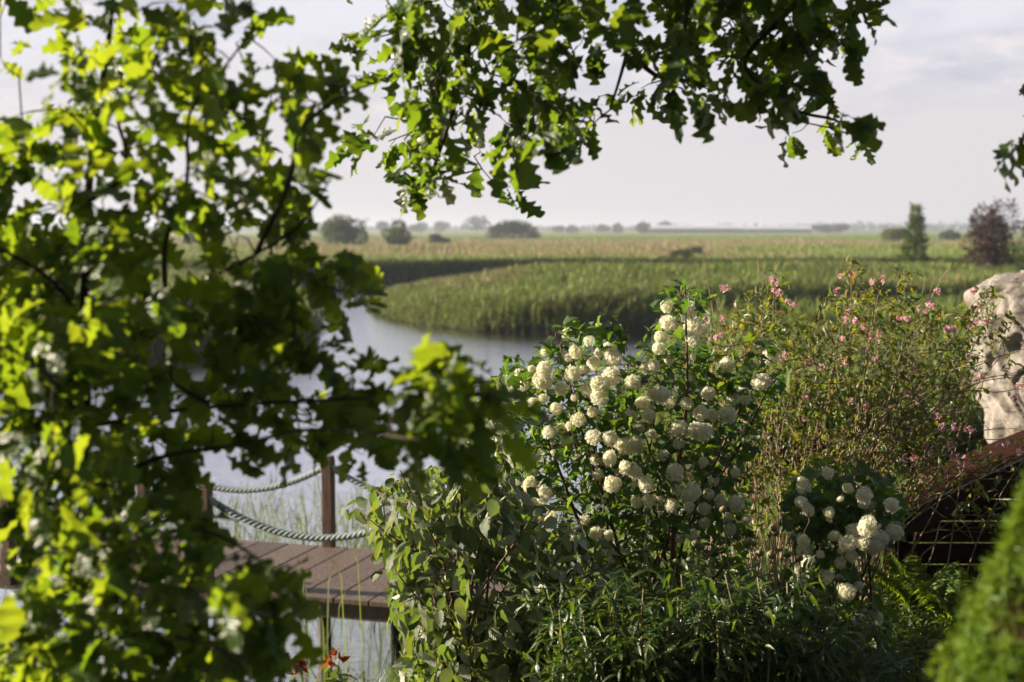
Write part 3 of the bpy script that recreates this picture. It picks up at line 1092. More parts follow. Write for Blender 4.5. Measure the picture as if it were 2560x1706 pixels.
# ------------------------------------------------------------------ young oak on the left
OL = [
    [1, 1, 1, 5, 6, 5, 6, 2],
    [0, 1, 5, 6, 7, 7, 8, 3, 1, 2, 3, 2],
    [2, 3, 6, 7, 7, 6, 8, 5, 5, 5, 4, 2],
    [6, 7, 6, 7, 7, 3, 6, 7, 7, 6, 5, 2],
    [8, 8, 7, 3, 6, 3, 6, 7, 7, 1],
    [8, 8, 8, 2, 4, 6, 7, 5, 7, 5],
    [8, 8, 4, 8, 1, 7, 7, 3, 7, 5],
    [8, 8, 8, 8, 7, 3, 1, 7, 8, 6, 2],
    [8, 8, 8, 8, 6, 1, 1, 6, 8, 8, 6, 4],
    [8, 8, 8, 7, 7, 5, 8, 8, 9, 8, 5, 1],
    [9, 9, 8, 8, 8, 8, 9, 8, 5, 6, 1],
    [9, 9, 8, 7, 7, 8, 7, 8, 6, 5, 4, 2, 3, 2, 2],
    [8, 8, 8, 5, 5, 4, 5, 8, 8, 8, 7, 2, 7, 7, 6, 5, 3],
    [7, 8, 8, 4, 6, 4, 5, 8, 8, 8, 7, 6, 8, 8, 7, 5, 1],
    [8, 8, 8, 7, 7, 7, 6, 1, 1.5, 3, 5, 3, 5, 5, 1],
    [8, 8, 8, 8, 8, 8, 6, 1.5, 0, 0, 0.3],
    [9, 9, 8, 8, 7, 4, 2, 2],
    [8, 8, 8, 8, 7, 8, 8, 4, 4, .5],
    [7, 7, 8, 8, 8, 8, 8, 8, 6, 4],
    [8, 8, 8, 8, 8, 8, 8, 8, 7, 5],
    [8, 8, 8, 8, 8, 8, 8, 8, 5, 1],
    [8, 8, 8, 8, 8, 8, 8, 8, 4],
    [8, 8, 8, 8, 8, 8, 8, 7, 2],
]


def depthL(px, py):
    base = 2.75
    if px > 370 and py > 340:
        base = 2.75 - .55 * min(1, (px - 370) / 130)
    elif px < 110 and 290 < py < 460:
        base = 2.6
    elif py > 480:
        base = 2.55
    return base + rng.normal(0, .13)


SKIP = [(205, 468, 420, 556), (300, 540, 420, 690), (275, 440, 345, 470)]
tgt = np.vstack([grid_targets(OL[:8], depthL, 32.0, 0.195, r0=-.25), grid_targets(OL[8:], depthL, 32.0, 0.265, r0=7.75, skip=SKIP), grid_targets([r_[:6] for r_ in OL[13:]], depthL, 32.0, 0.06, r0=12.75)])
# crown that continues outside the frame to the left, above and below
ext = []
for _ in range(330):
    px, py = rng.uniform(-330, -25), rng.uniform(100, 760)
    ext.append(P(px, py, 2.98 + rng.normal(0, .13)))
for _ in range(60):
    px, py = rng.uniform(-250, 230), rng.uniform(-260, -60)
    ext.append(P(px, py, 2.8 + rng.normal(0, .15)))
tgt = np.vstack([tgt, np.array(ext)])
LIMBS = [
    [(84, 900, 3.0), (84, 760, 3.0), (80, 600, 3.0), (86, 440, 3.0), (85, 290, 3.02), (92, 150, 3.05), (110, 30, 3.08), (120, -120, 3.1)],
    [(86, 350, 3.0), (120, 325, 2.98), (165, 298, 2.95), (208, 279, 2.9), (256, 254, 2.88), (300, 225, 2.85), (330, 180, 2.85)],
    [(86, 425, 3.0), (130, 420, 2.98), (170, 411, 2.95), (250, 404, 2.9), (330, 400, 2.85), (400, 396, 2.75), (470, 395, 2.6), (510, 402, 2.5)],
    [(86, 490, 3.0), (140, 465, 2.95), (183, 452, 2.9), (240, 445, 2.85), (300, 430, 2.75), (360, 432, 2.6), (420, 440, 2.3)],
    [(85, 330, 3.0), (60, 290, 2.95), (30, 265, 2.9), (-40, 230, 2.8), (-140, 190, 2.8)],
    [(90, 200, 3.0), (120, 180, 2.95), (126, 150, 2.95), (118, 110, 2.95), (150, 70, 2.95), (170, 20, 2.95)],
    [(165, 298, 2.95), (166, 240, 2.95), (187, 180, 2.92), (190, 113, 2.9), (230, 60, 2.9), (262, 16, 2.9)],
    [(256, 254, 2.88), (290, 180, 2.88), (300, 130, 2.9), (345, 95, 3.0), (400, 75, 3.1)],
    [(84, 560, 3.0), (140, 540, 2.85), (200, 530, 2.75), (260, 560, 2.7), (300, 600, 2.7)],
    [(82, 640, 3.0), (130, 630, 2.8), (190, 640, 2.6), (250, 660, 2.5)],
    [(84, 520, 3.0), (40, 500, 2.9), (-60, 470, 2.8), (-180, 430, 2.8)],
    [(84, 420, 3.0), (60, 390, 2.7), (30, 360, 2.3), (-20, 340, 2.1)],
    [(210, 404, 2.85), (172, 380, 2.85), (178, 350, 2.85)],
]
OS = 0.915
base = P(84, 900, 3.0 * OS)
gz = float(ground_z(base[0], 3.0 * OS))
oak = empty('oak_tree', (base[0], 3.0 * OS, gz), 'young oak with sunlit lobed leaves and thin dark trunk filling the left', 'oak tree')
mb = MB()
nodes = []
for k, lb in enumerate(LIMBS):
    pts = np.array([P(a, b_, c_ * OS) for a, b_, c_ in lb])
    if k == 0:
        pts = np.vstack([[pts[0][0] + .01, 3.0 * OS, gz - .1], pts])
    sp = smooth_line(pts, 4)
    r0 = 0.017 if k == 0 else 0.0062
    tube(mb, sp, np.linspace(r0, 0.0015 if k else .004, len(sp)), 8 if k == 0 else 6, .5)
    nodes += list(sp)
dirs = grow(mb, nodes, tgt, .0024, .0010)
mb.build('trunk', M['bark'], oak)
mb = MB()
leaves_at(mb, OAK, tgt, dirs, (4, 7), (.042, .092), 0.75, .4, .5, .7, .014)
mb.build('crown', M['oak_leaf'], oak)

# ------------------------------------------------------------------ mature oak whose branches hang in from above
OR = [
    [2, 6, 6, 6, 5, 6, 6, 7, 7, 5, 5, 6, 7, 7, 7, 6, 3, 1],
    [1, 8, 9, 7, 3, 7, 7, 7, 5, 3, 7, 9, 9, 9, 8, 3, 0],
    [2, 8, 9, 7, 6, 8, 8, 5, 7, 2, 9, 9, 9, 9, 7, 4, 0],
    [1, 6, 9, 7, 6, 8, 6, 1, 2, 3, 8, 7, 7, 8, 7, 4, 0],
    [0, 2, 8, 8, 5, 5, 6, 4, 0, 5, 6, 5, 4, 5, 3, 4, 0],
    [0, 1, 5, 6, 5, 3, 7, 4, 0, 1, 0, 0, 0, 5, 1, 5, 0],
    [3, 5, 6, 2, 2, 0, 0],
    [1, 4, 6, 1, 2.5, 0],
]


def depthR(px, py):
    return 3.6 + rng.normal(0, .2)


t1 = np.vstack([grid_targets(OR[:6], depthR, 32.0, 0.33, c0=11, r0=-1.6), grid_targets(OR[6:], depthR, 32.0, 0.38, c0=11, r0=4.1)])
t2 = grid_targets([[0, 0.5], [3, 4], [.8, 3], [2.2, 4.5], [.5, 2.5]], depthR, 32.0, 0.2, c0=31, r0=1.0)
t3 = np.array([P(rng.uniform(330, 1250), rng.uniform(-300, -34), 3.7 + rng.normal(0, .35)) for _ in range(300)])
t4 = np.array([P(rng.uniform(1058, 1320), rng.uniform(-34, 200), 3.7 + rng.normal(0, .3)) for _ in range(70)])
t5 = np.array([P(a, b_, 3.15) for a, b_ in ((352, 188), (345, 200))])
tgt = np.vstack([t1, t2, t3, t4])
LB = [
    [(1560, -40, 3.6), (1400, -130, 3.65), (1200, -140, 3.7), (1000, -110, 3.7), (800, -80, 3.7), (640, -70, 3.7), (500, -70, 3.7), (380, -50, 3.65)],
    [(900, -95, 3.7), (840, -50, 3.65), (790, 10, 3.6), (745, 60, 3.6), (770, 92, 3.6), (800, 112, 3.6), (835, 120, 3.6), (852, 135, 3.6)],
    [(660, -70, 3.7), (640, -10, 3.6), (625, 60, 3.6), (610, 110, 3.6)],
    [(520, -70, 3.7), (480, 0, 3.6), (462, 80, 3.6), (440, 150, 3.6), (425, 185, 3.6), (404, 172, 3.55)],
    [(1200, -140, 3.7), (1110, -20, 3.65), (1060, 60, 3.6), (1030, 120, 3.6)],
    [(620, 40, 3.6), (655, 75, 3.6), (690, 80, 3.6)],
    [(700, -76, 3.7), (690, -20, 3.6), (680, 50, 3.6), (650, 100, 3.6)],
]
ox = P(1560, -40, 3.6)
oz = float(ground_z(ox[0], 3.6))
oakb = empty('oak_tree', (ox[0], 3.6, oz), 'mature oak whose leafy branches hang down from the top edge', 'oak tree')
mb = MB()
tube(mb, smooth_line([(ox[0] + .05, 3.6, oz - .15), (ox[0] + .03, 3.62, oz + .5), (ox[0] - .02, 3.6, oz + 1.4), (ox[0], 3.6, ox[2]), (ox[0] + .1, 3.7, ox[2] + 1.4), (ox[0] + .05, 3.8, ox[2] + 2.4)], 5),
     np.linspace(.15, .05, 26), 12, .5)
nodes = []
for k, lb in enumerate(LB):
    sp = smooth_line([P(a, b_, c_) for a, b_, c_ in lb], 4)
    tube(mb, sp, np.linspace(.035 if k == 0 else .009, .005 if k == 0 else .0028, len(sp)), 7, .5)
    nodes += list(sp)
dirs = grow(mb, nodes, tgt, .0032, .0014)
mb.build('trunk', M['bark'], oakb)
mb = MB()
leaves_at(mb, OAK, tgt, dirs, (4, 7), (.052, .098), 0.6, .5, .5, .5, .014)
mb.build('crown', M['oak_leaf_dark'], oakb)


# ------------------------------------------------------------------ snowball bushes
def ico_dirs(n):
    i = np.arange(n) + .5
    ph = np.arccos(1 - 2 * i / n)
    th = math.pi * (1 + 5 ** .5) * i
    return np.stack([np.cos(th) * np.sin(ph), np.sin(th) * np.sin(ph), np.cos(ph)], -1)


def petal5(seed):
    r = random.Random(seed)
    V, Fa = [(0, 0, -.12)], []
    for k in range(5):
        a = k * 2 * math.pi / 5 + r.uniform(-.1, .1)
        for da, rr, zz in ((-.42, .75, .03), (0, 1.08, .10 + r.uniform(-.08, .08)), (.42, .75, .03)):
            V.append((math.cos(a + da) * rr, math.sin(a + da) * rr, zz))
        b_ = 1 + 3 * k
        Fa.append((0, b_, b_ + 1, b_ + 2))
    return np.array(V, float), np.array(Fa, np.int32), np.zeros((len(V), 3))


def flower_head(seed):
    r = np.random.default_rng(seed)
    D = ico_dirs(120) + r.normal(0, .06, (120, 3))
    D = unit(D)
    lump = 1 + .07 * np.sin(D[:, 0] * 4 + seed) + .06 * np.sin(D[:, 1] * 5 + seed * 2) + .05 * np.sin(D[:, 2] * 6 + seed)
    mb = MB()
    # core
    bm_D = ico_dirs(90) * .78
    sph_V, sph_F = [], []
    ns, nr_ = 12, 8
    for i in range(nr_ + 1):
        for j in range(ns):
            th, ph = math.pi * i / nr_, 2 * math.pi * j / ns
            sph_V.append((.80 * math.sin(th) * math.cos(ph), .80 * math.sin(th) * math.sin(ph), .80 * math.cos(th)))
    for i in range(nr_):
        for j in range(ns):
            sph_F.append((i * ns + j, (i + 1) * ns + j, (i + 1) * ns + (j + 1) % ns, i * ns + (j + 1) % ns))
    mb.add(sph_V, sph_F, .1, None, .6)
    ax = unit(r.normal(size=(120, 3)))
    Rm = frames(ax, D + r.normal(0, .27, (120, 3)))
    for q in range(3):
        s = np.arange(120) % 3 == q
        scatter(mb, petal5(seed * 3 + q), D[s] * (.93 * lump[s] + r.normal(0, .03, s.sum()))[:, None], Rm[s], np.full(s.sum(), .205), r.random(s.sum()), r.random(s.sum()) * .14 + (.45 if seed % 4 == 3 else 0))
    return mb


HEADS = [flower_head(s) for s in range(8)]
HEAD_ME = [h.mesh('flower_head', M['snowball'], smooth=False) for h in HEADS]


def add_heads(bush, spots, limit=100):
    """spots: list of (pos, radius); first LIMIT as parts of their own"""
    spots = sorted(spots, key=lambda s: -s[1])
    for i, (p, r_) in enumerate(spots[:limit]):
        o = bpy.data.objects.new('flower_head', HEAD_ME[i % 8])
        COL.objects.link(o)
        o.parent = bush
        o.location = Vector([float(v) for v in p]) - bush.location
        o.rotation_euler = tuple(rng.uniform(0, 6.28, 3))
        o.scale = [float(r_ * q) for q in rng.uniform(.84, 1.08, 3)]
    if len(spots) > limit:
        mb = MB()
        for i, (p, r_) in enumerate(spots[limit:]):
            h = HEADS[i % 8]
            V = np.concatenate(h.V) * r_ + p
            b0 = mb.n
            mb.V.append(V.astype(np.float32))
            mb.R.append(np.concatenate(h.R)); mb.T.append(np.concatenate(h.T)); mb.U.append(np.concatenate(h.U))
            for f, mi in h.F:
                mb.F.append((f + b0, mi))
            mb.n += len(V)
        o = mb.build('flower_heads', M['snowball'], bush, smooth=False)
        o['kind'] = 'stuff'


VZ = [(1045,145,40),(1178,160,46),(1058,242,48),(1195,260,50),(1010,320,36),(1003,382,36),(1193,330,46),(1240,280,35),
(490,300,32),(612,342,34),(372,400,30),(537,403,40),(495,440,28),(742,435,57),(667,262,22),(720,370,26),(665,410,28),
(360,500,50),(352,562,54),(520,525,50),(455,608,42),(583,500,36),(640,465,40),(735,538,50),(608,612,45),(672,585,50),(813,530,30),(858,575,46),(970,482,40),(930,497,35),(1060,450,32),(220,522,27),(288,497,20),(185,608,34),(245,590,36),(298,695,38),(355,665,30),(665,657,50),(530,657,22),(427,720,32),(910,690,46),(1018,645,48),(965,640,40),(1065,680,36),(945,760,38),(1158,693,38),(1278,635,46),(1384,475,44),(1620,435,42),(1572,568,47),(1415,658,42),(1478,648,44),(1238,745,50),(1300,755,38),(1386,757,52),(1118,835,50),(1210,838,48),(1255,850,52),(1112,918,29),(552,783,44),(500,818,24),(636,882,43),(728,888,44),(808,930,52),(868,920,48),(893,828,28),(728,1000,45),(650,1003,36),(870,1077,40),(812,1050,40),(765,1060,26),(742,1145,50),(1092,1078,48),(880,1140,34),(930,1140,44),(875,1240,36),(945,1235,38),(1000,1240,28),(1183,1195,58),(1280,1198,32),(1310,1120,34),(1250,1020,30),(1072,1265,40),(1170,1270,34),(1255,1280,40),(1350,1240,40),(1432,1253,44),(1098,1175,34),(1258,1360,33),(1390,1330,30),(1490,1340,30),(100,900,55),(105,985,52),(195,1155,38),(280,1145,42),(238,1195,42),(355,1200,52),(300,1075,28),(345,965,20),(410,965,16),(100,1120,30),(390,850,40),(455,835,34),(650,1420,38),(720,1430,32),(400,1330,40),(180,1350,44),(590,1340,30),(540,990,36),(270,1035,32),(1185,1430,40),(1120,1450,26),(1400,1400,36),(660,1090,36),(1020,985,34),(630,740,30),(670,760,34),(845,760,36),(480,905,28),(510,1450,36),(60,620,24),(1430,1080,30),(960,860,26),(1180,560,28)]


def vdepth(px, py):
    """front surface of the big bush: a rounded hull"""
    u = (px - 615) / 165
    v = (py - 445) / 190
    return 5.25 + .40 * min(1.4, u * u + v * v)


spots = []
for x, y, r_ in VZ:
    px, py = (1200 + x / 2.24) * .4, (700 + y / 2.24) * .4
    back = r_ < 37
    Y = vdepth(px, py) + (rng.uniform(.0, .12) if back else rng.uniform(-.14, .0))
    spots.append((P(px, py, Y), r_ / 2.24 * .4 / F * Y * 1.03))
vb = P(645, 600, 5.7)
vgz = float(ground_z(vb[0], 5.7))
vib = empty('snowball_bush', (vb[0], 5.7, vgz), 'large snowball bush covered in round cream flower heads at the centre', 'bush', 'snowball bushes in the garden')
poly = [(470, 405), (480, 385), (505, 368), (540, 352), (572, 343), (610, 345), (640, 362), (654, 335), (664, 300), (672, 288), (690, 290), (704, 305), (706, 345), (716, 375), (742, 372), (778, 360), (782, 380), (772, 400), (756, 400), (755, 430), (748, 470), (750, 510), (752, 540), (752, 575), (735, 610), (680, 620), (600, 610), (520, 590), (478, 545), (466, 470)]
q = sample_poly(poly, 1500)
Yv = np.array([vdepth(a, b_) for a, b_ in q]) + rng.uniform(.02, .9, len(q))
tv_ = P(q[:, 0], q[:, 1], Yv)
extra = np.array([P(*((1200 + x / 2.24) * .4, (700 + y / 2.24) * .4), 5.3 + rng.normal(0, .06)) for x, y in
                  ((500, 270), (560, 280), (680, 255), (730, 290), (430, 290), (780, 330), (1165, 60), (1190, 95), (1120, 110), (820, 400), (400, 370), (210, 505), (1560, 420), (1600, 400), (1380, 560), (1420, 600), (830, 780), (880, 800), (800, 850), (1560, 330), (1330, 530), (1460, 470), (730, 790), (640, 840))])
tv_ = np.vstack([tv_, extra, extra + rng.normal(0, .015, extra.shape)])
mb = MB()
nodes = []
bz = vgz - .05
for k, (tpx, tpy, tY, bend) in enumerate([(685, 292, 5.35, .0), (560, 345, 5.5, -.1), (610, 340, 5.6, 0), (520, 370, 5.5, -.1), (640, 420, 5.9, .1), (745, 395, 5.6, .15), (770, 385, 5.6, .2), (490, 420, 5.6, -.2), (700, 500, 5.5, .2), (590, 430, 5.4, 0), (540, 500, 5.4, -.1), (730, 560, 5.5, .2), (660, 380, 5.8, 0)]):
    tip = P(tpx, tpy, tY)
    b0 = np.array([vb[0] + rng.normal(0, .12), 5.7 + rng.normal(0, .1), bz])
    m1 = b0 * .65 + tip * .35 + np.array([-(tip[0] - b0[0]) * .12 + rng.normal(0, .03), 0, .12])
    m2 = b0 * .3 + tip * .7 + np.array([rng.normal(0, .03), 0, .06])
    sp = smooth_line([b0, m1, m2, tip], 7)
    tube(mb, sp, np.linspace(.011, .003, len(sp)), 6, .4)
    nodes += list(sp)
hp = np.array([s[0] for s in spots])
dh = grow(mb, nodes, np.vstack([tv_, hp]), .0032, .0013)
mb.build('stems', M['stem_red'], vib)
mb = MB()
leaves_at(mb, VIB_LEAF, tv_, dh[:len(tv_)], (2, 4), (.03, .058), .7, .2, .9, .3, .02)
mb.build('foliage', M['vib_leaf'], vib)
add_heads(vib, spots)

V2 = [(278,293,50),(440,213,38),(265,400,38),(312,455,44),(568,310,34),(520,382,20),(672,355,50),(670,410,34),(850,420,46),(445,470,38),(700,560,64),(705,630,56),(615,590,50),(670,670,44),(570,670,54),(865,590,60),(780,640,48),(735,690,50),(280,650,40),(285,715,48),(310,800,48),(480,620,36),(525,715,22),(390,740,28),(430,885,46),(520,790,38),(590,750,40),(250,920,50),(560,985,56),(640,940,26),(480,1230,50),(520,1160,44),(625,1145,42),(757,1150,45),(430,1230,34),(595,1280,30),(260,830,40)]
spots = []
for x, y, r_ in V2:
    px, py = (1900 + x / 2.588) * .4, (1100 + y / 2.588) * .4
    Y = 5.2 + rng.uniform(-.1, .12) + .0008 * abs(px - 850)
    spots.append((P(px, py, Y - .12), r_ / 2.588 * .4 / F * Y * 1.1))
vb2 = P(845, 620, 5.45)
vib2 = empty('snowball_bush', (vb2[0], 5.45, float(ground_z(vb2[0], 5.45))), 'small snowball bush leaning right beside the dark timber shelter', 'bush', 'snowball bushes in the garden')
poly = [(795, 485), (815, 462), (835, 470), (860, 478), (890, 490), (908, 512), (892, 530), (860, 540), (842, 560), (838, 600), (880, 612), (884, 636), (835, 640), (806, 590), (792, 530)]
q = np.vstack([sample_poly(poly, 150), sample_poly([(776, 560), (800, 470), (815, 455), (838, 468), (880, 478), (915, 505), (900, 540), (850, 560), (870, 600), (896, 625), (880, 650), (800, 640)], 90)])
tv2 = P(q[:, 0], q[:, 1], 5.2 + rng.uniform(0, .5, len(q)))
mb = MB()
nodes = []
for tpx, tpy in ((828, 465), (895, 505), (860, 500), (800, 500), (880, 560), (820, 560)):
    tip = P(tpx, tpy, 5.35)
    b0 = np.array([vb2[0] + rng.normal(0, .06), 5.45, vib2.location.z - .05])
    m1 = b0 * .5 + tip * .5 + np.array([rng.normal(0, .05), 0, .06])
    sp = smooth_line([b0, m1, tip], 7)
    tube(mb, sp, np.linspace(.008, .003, len(sp)), 6, .4)
    nodes += list(sp)
hp = np.array([s[0] for s in spots])
dh = grow(mb, nodes, np.vstack([tv2, hp]), .003, .0013)
mb.build('stems', M['stem_red'], vib2)
mb = MB()
leaves_at(mb, VIB_LEAF, tv2, dh[:len(tv2)], (2, 4), (.04, .075), .7, .25, .9, .3, .02)
mb.build('foliage', M['vib_leaf'], vib2)
add_heads(vib2, spots)

# ------------------------------------------------------------------ felted-leaf shrub, left of centre
sb = P(470, 760, 4.9)
shrub = empty('leafy_shrub', (sb[0], 4.9, float(ground_z(sb[0], 4.9))), 'leafy shrub with grey undersided hanging leaves between pier and snowball bush', 'bush')
polyA = [(432, 470), (450, 440), (470, 400), (500, 380), (515, 430), (520, 490), (560, 530), (620, 560), (600, 600), (560, 640), (540, 690), (415, 700), (405, 660), (398, 600), (388, 560), (372, 535), (395, 500), (415, 480)]
q = sample_poly(polyA, 470)
q2 = sample_poly([(356, 510), (385, 480), (430, 478), (470, 520), (440, 560), (395, 575), (370, 530)], 55)
q3 = sample_poly([(385, 560), (450, 560), (470, 690), (420, 700), (400, 640)], 60)
q = np.vstack([q, q2, q3])
Ys = 4.65 + .25 * ((q[:, 0] - 490) / 110) ** 2 + rng.uniform(0, .55, len(q))
ts = P(q[:, 0], q[:, 1], Ys)
mb = MB()
nodes = []
for a, b_, Y in ((447, 356, 4.75), (500, 470, 4.8), (400, 470, 4.85), (370, 520, 4.85), (395, 570, 4.8), (560, 500, 4.8), (620, 555, 4.8), (540, 600, 4.75), (430, 600, 4.7), (460, 420, 4.8), (520, 440, 5.0), (425, 650, 4.7), (530, 520, 4.6)):
    tip = P(a, b_, Y)
    b0 = np.array([sb[0] + rng.normal(0, .07), 4.9 + rng.normal(0, .05), shrub.location.z - .05])
    m1 = b0 * .5 + tip * .5 + np.array([-(tip[0] - b0[0]) * .2, 0, .10])
    sp = smooth_line([b0, m1, tip], 8)
    tube(mb, sp, np.linspace(.0075, .0022, len(sp)), 6, .4)
    nodes += list(sp)
# the tall leader
lead = smooth_line([P(a, b_, 4.75) for a, b_ in ((462, 520), (461, 470), (456, 420), (450, 390), (447, 356))], 6)
tube(mb, lead, np.linspace(.0045, .002, len(lead)), 6, .4)
dsh = grow(mb, nodes, ts, .003, .0013)
mb.build('stems', M['stem_red'], shrub)
mb = MB()
leaves_at(mb, SHRUB_LEAF, ts, dsh, (3, 5), (.042, .082), .65, 1.0, .1, .45, .025)
lt = np.array([P(a, b_, 4.75) for a, b_ in ((447, 357), (446, 360), (449, 366), (447, 375), (452, 395), (454, 402), (457, 420), (460, 440), (461, 455))])
leaves_at(mb, SHRUB_LEAF, lt, np.tile([[0, 0, 1.0]], (len(lt), 1)), (1, 2), (.03, .06), .6, .5, .8, .3, .004)
mb.build('foliage', M['shrub_leaf'], shrub)

# ------------------------------------------------------------------ peonies
BZ = [(640,90),(1200,85),(1710,280),(1565,220),(1540,265),(1583,250),(1390,325),(1470,405),(1550,420),(1672,415),(1760,440),(1000,335),(1030,355),(633,380),(850,475),(952,465),(578,492),(375,487),(1350,545),(1555,628),(2053,590),(2240,838),(2270,900),(810,675),(190,690)]
budpos = [((1400 + x / 2.941) * .4, (1250 + y / 2.941) * .4) for x, y in BZ]
CL = [(582, 4.6, 'peony clump at the foot of the leafy shrub, few buds among dark leaves'),
      (645, 4.55, 'peony clump with two tall bud stems in front of the big snowball bush'),
      (708, 4.5, 'peony clump in the middle of the row, its glossy leaves half in shade'),
      (768, 4.55, 'peony clump crowded with tall round buds between the two snowball bushes'),
      (826, 4.7, 'peony clump at the right end with two buds leaning over the grass')]


def bud_t():
    V, Fa = [], []
    ns, nr_ = 10, 7
    for i in range(nr_ + 1):
        th = math.pi * i / nr_
        for j in range(ns):
            ph = 2 * math.pi * j / ns
            k = 1 + .05 * math.cos(5 * ph)
            V.append((math.sin(th) * math.cos(ph) * k, math.sin(th) * math.sin(ph) * k, math.cos(th) * .95 + (.12 if i == 0 else 0)))
    for i in range(nr_):
        for j in range(ns):
            Fa.append((i * ns + j, (i + 1) * ns + j, (i + 1) * ns + (j + 1) % ns, i * ns + (j + 1) % ns))
    return V, Fa


bv, bf = bud_t()
mbb = MB()
mbb.add(bv, bf, .4)
for k in range(4):                      # sepals round the base
    a = k * math.pi / 2
    c, s = math.cos(a), math.sin(a)
    pts = [(.0, -.98), (.75, -.8), (1.12, -.2), (1.02, .25)]
    V = []
    for i, (r_, z_) in enumerate(pts):
        wd = (.12, .5, .45, .05)[i]
        V += [(r_ * c - wd * s, r_ * s + wd * c, z_), (r_ * c + wd * s, r_ * s - wd * c, z_)]
    mbb.add(V, [(0, 1, 3, 2), (2, 3, 5, 4), (4, 5, 7, 6)], .0)
BUD_ME = mbb.mesh('bud', M['bud'])
for ci, (cx, cY, lab) in enumerate(CL):
    bp_ = P(cx, 690, cY)
    gz_ = float(ground_z(bp_[0], cY))
    pe = empty('peony_plant', (bp_[0], cY, gz_), lab, 'peony', 'peony clumps in the front bed')
    mb, mbl = MB(), MB()
    nodes, tips = [], []
    mine = [b_ for b_ in budpos if min(range(5), key=lambda i: abs(CL[i][0] - b_[0])) == ci]
    for (a, b_) in mine:
        Y = cY + rng.uniform(-.1, .3)
        tip = P(a, b_, Y)
        b0 = np.array([bp_[0] + (tip[0] - bp_[0]) * .35 + rng.normal(0, .03), cY + (Y - cY) * .5, gz_ - .03])
        m1 = b0 * .45 + tip * .55 + np.array([rng.normal(0, .025), 0, 0])
        sp = smooth_line([b0, m1, tip], 7)
        tube(mb, sp, np.linspace(.0042, .0026, len(sp)), 6, rng.random())
        nodes += list(sp[3:11])
        o = bpy.data.objects.new('bud', BUD_ME)
        COL.objects.link(o)
        o.parent = pe
        o.location = Vector([float(v) for v in tip + np.array([0, 0, .008])]) - pe.location
        o.rotation_euler = (rng.normal(0, .25), rng.normal(0, .25), rng.uniform(0, 6))
        o.scale = (float(rng.uniform(.010, .0145)),) * 3
        tips.append(tip)
    for k in range(26):
        a, b_ = cx + rng.normal(0, 30), rng.uniform(574 + 14 * (ci == 0) + 34 * (ci == 4), 672)
        Y = cY + rng.uniform(-.35, .4)
        tip = P(a, b_, Y)
        b0 = np.array([bp_[0] + (tip[0] - bp_[0]) * .4 + rng.normal(0, .04), cY + (Y - cY) * .6, gz_ - .03])
        sp = smooth_line([b0, b0 * .4 + tip * .6 + rng.normal(0, .02, 3), tip], 6)
        tube(mb, sp, np.linspace(.0042, .0022, len(sp)), 5, rng.random())
        nodes += list(sp[5:])
    mb.build('stems', M['stem_tan'], pe)
    nodes = np.array(nodes)
    # leaf stalks each carrying 3-5 lance leaflets
    n = 620
    b_idx = rng.integers(0, len(nodes), n)
    st = nodes[b_idx]
    a = rng.uniform(0, 2 * math.pi, n)
    dd = unit(np.stack([np.cos(a), np.sin(a), rng.uniform(.0, .55, n)], -1))
    Ls = rng.uniform(.03, .10, n)
    en = st + dd * Ls[:, None]
    for i in range(n):
        tube(mbl, [st[i], en[i]], [.0018, .0012], 3, .5, cap=False)
    leaves_at(mbl, PEONY_LEAF, en, dd, (3, 6), (.034, .070), .45, .02, 1.2, .2, .012)
    mbl.build('foliage', M['peony_leaf'], pe)

# ------------------------------------------------------------------ weigela
wb = P(790, 520, 6.9)
wgz = float(ground_z(wb[0], 6.9))
wei = empty('weigela_shrub', (wb[0], 6.9, wgz), 'wide airy weigela shrub with pale twigs and pink blossoms at the right', 'bush')
mb = MB()
nodes = []
TIPS = [(775, 268), (768, 290), (702, 300), (715, 345), (693, 290), (852, 262), (845, 300), (905, 272), (880, 285), (935, 300), (960, 295), (985, 290), (1000, 322), (960, 330), (1010, 345), (905, 330), (870, 320), (820, 310), (800, 320), (740, 320), (745, 350), (722, 400), (700, 430), (975, 380), (950, 420), (985, 440), (920, 380), (1040, 440), (1020, 470), (940, 470), (900, 440)]
# bare twigs sticking up
BARE = [(703, 256), (757, 250), (774, 254), (693, 272), (765, 268), (712, 290), (684, 288), (952, 262), (935, 275), (1000, 300), (992, 282), (875, 300), (880, 308), (868, 305), (925, 280)]
for k, (a, b_) in enumerate(TIPS + BARE + [(rng.uniform(660, 990), rng.uniform(330, 470)) for _ in range(88)]):
    Y = 6.9 + rng.uniform(-.5, .45)
    tip = P(a, b_, Y)
    fan = .42
    b0 = np.array([wb[0] + (tip[0] - wb[0]) * fan + rng.normal(0, .10), 6.9 + rng.normal(0, .2), wgz - .05])
    m0 = b0 * .82 + tip * .18 + rng.normal(0, .03, 3)
    m1 = b0 * .58 + tip * .42 + np.array([-(tip[0] - b0[0]) * .12, 0, 0]) + rng.normal(0, .05, 3)
    m2 = b0 * .25 + tip * .75 + np.array([-(tip[0] - b0[0]) * .06, 0, 0]) + rng.normal(0, .035, 3)
    sp = smooth_line([b0, m0, m1, m2, tip], 4)
    tube(mb, sp, np.linspace(.0052, .0016, len(sp)), 5, rng.random(), cap=False)
    if not (len(TIPS) <= k < len(TIPS) + len(BARE)):
        nodes += list(sp[5:])
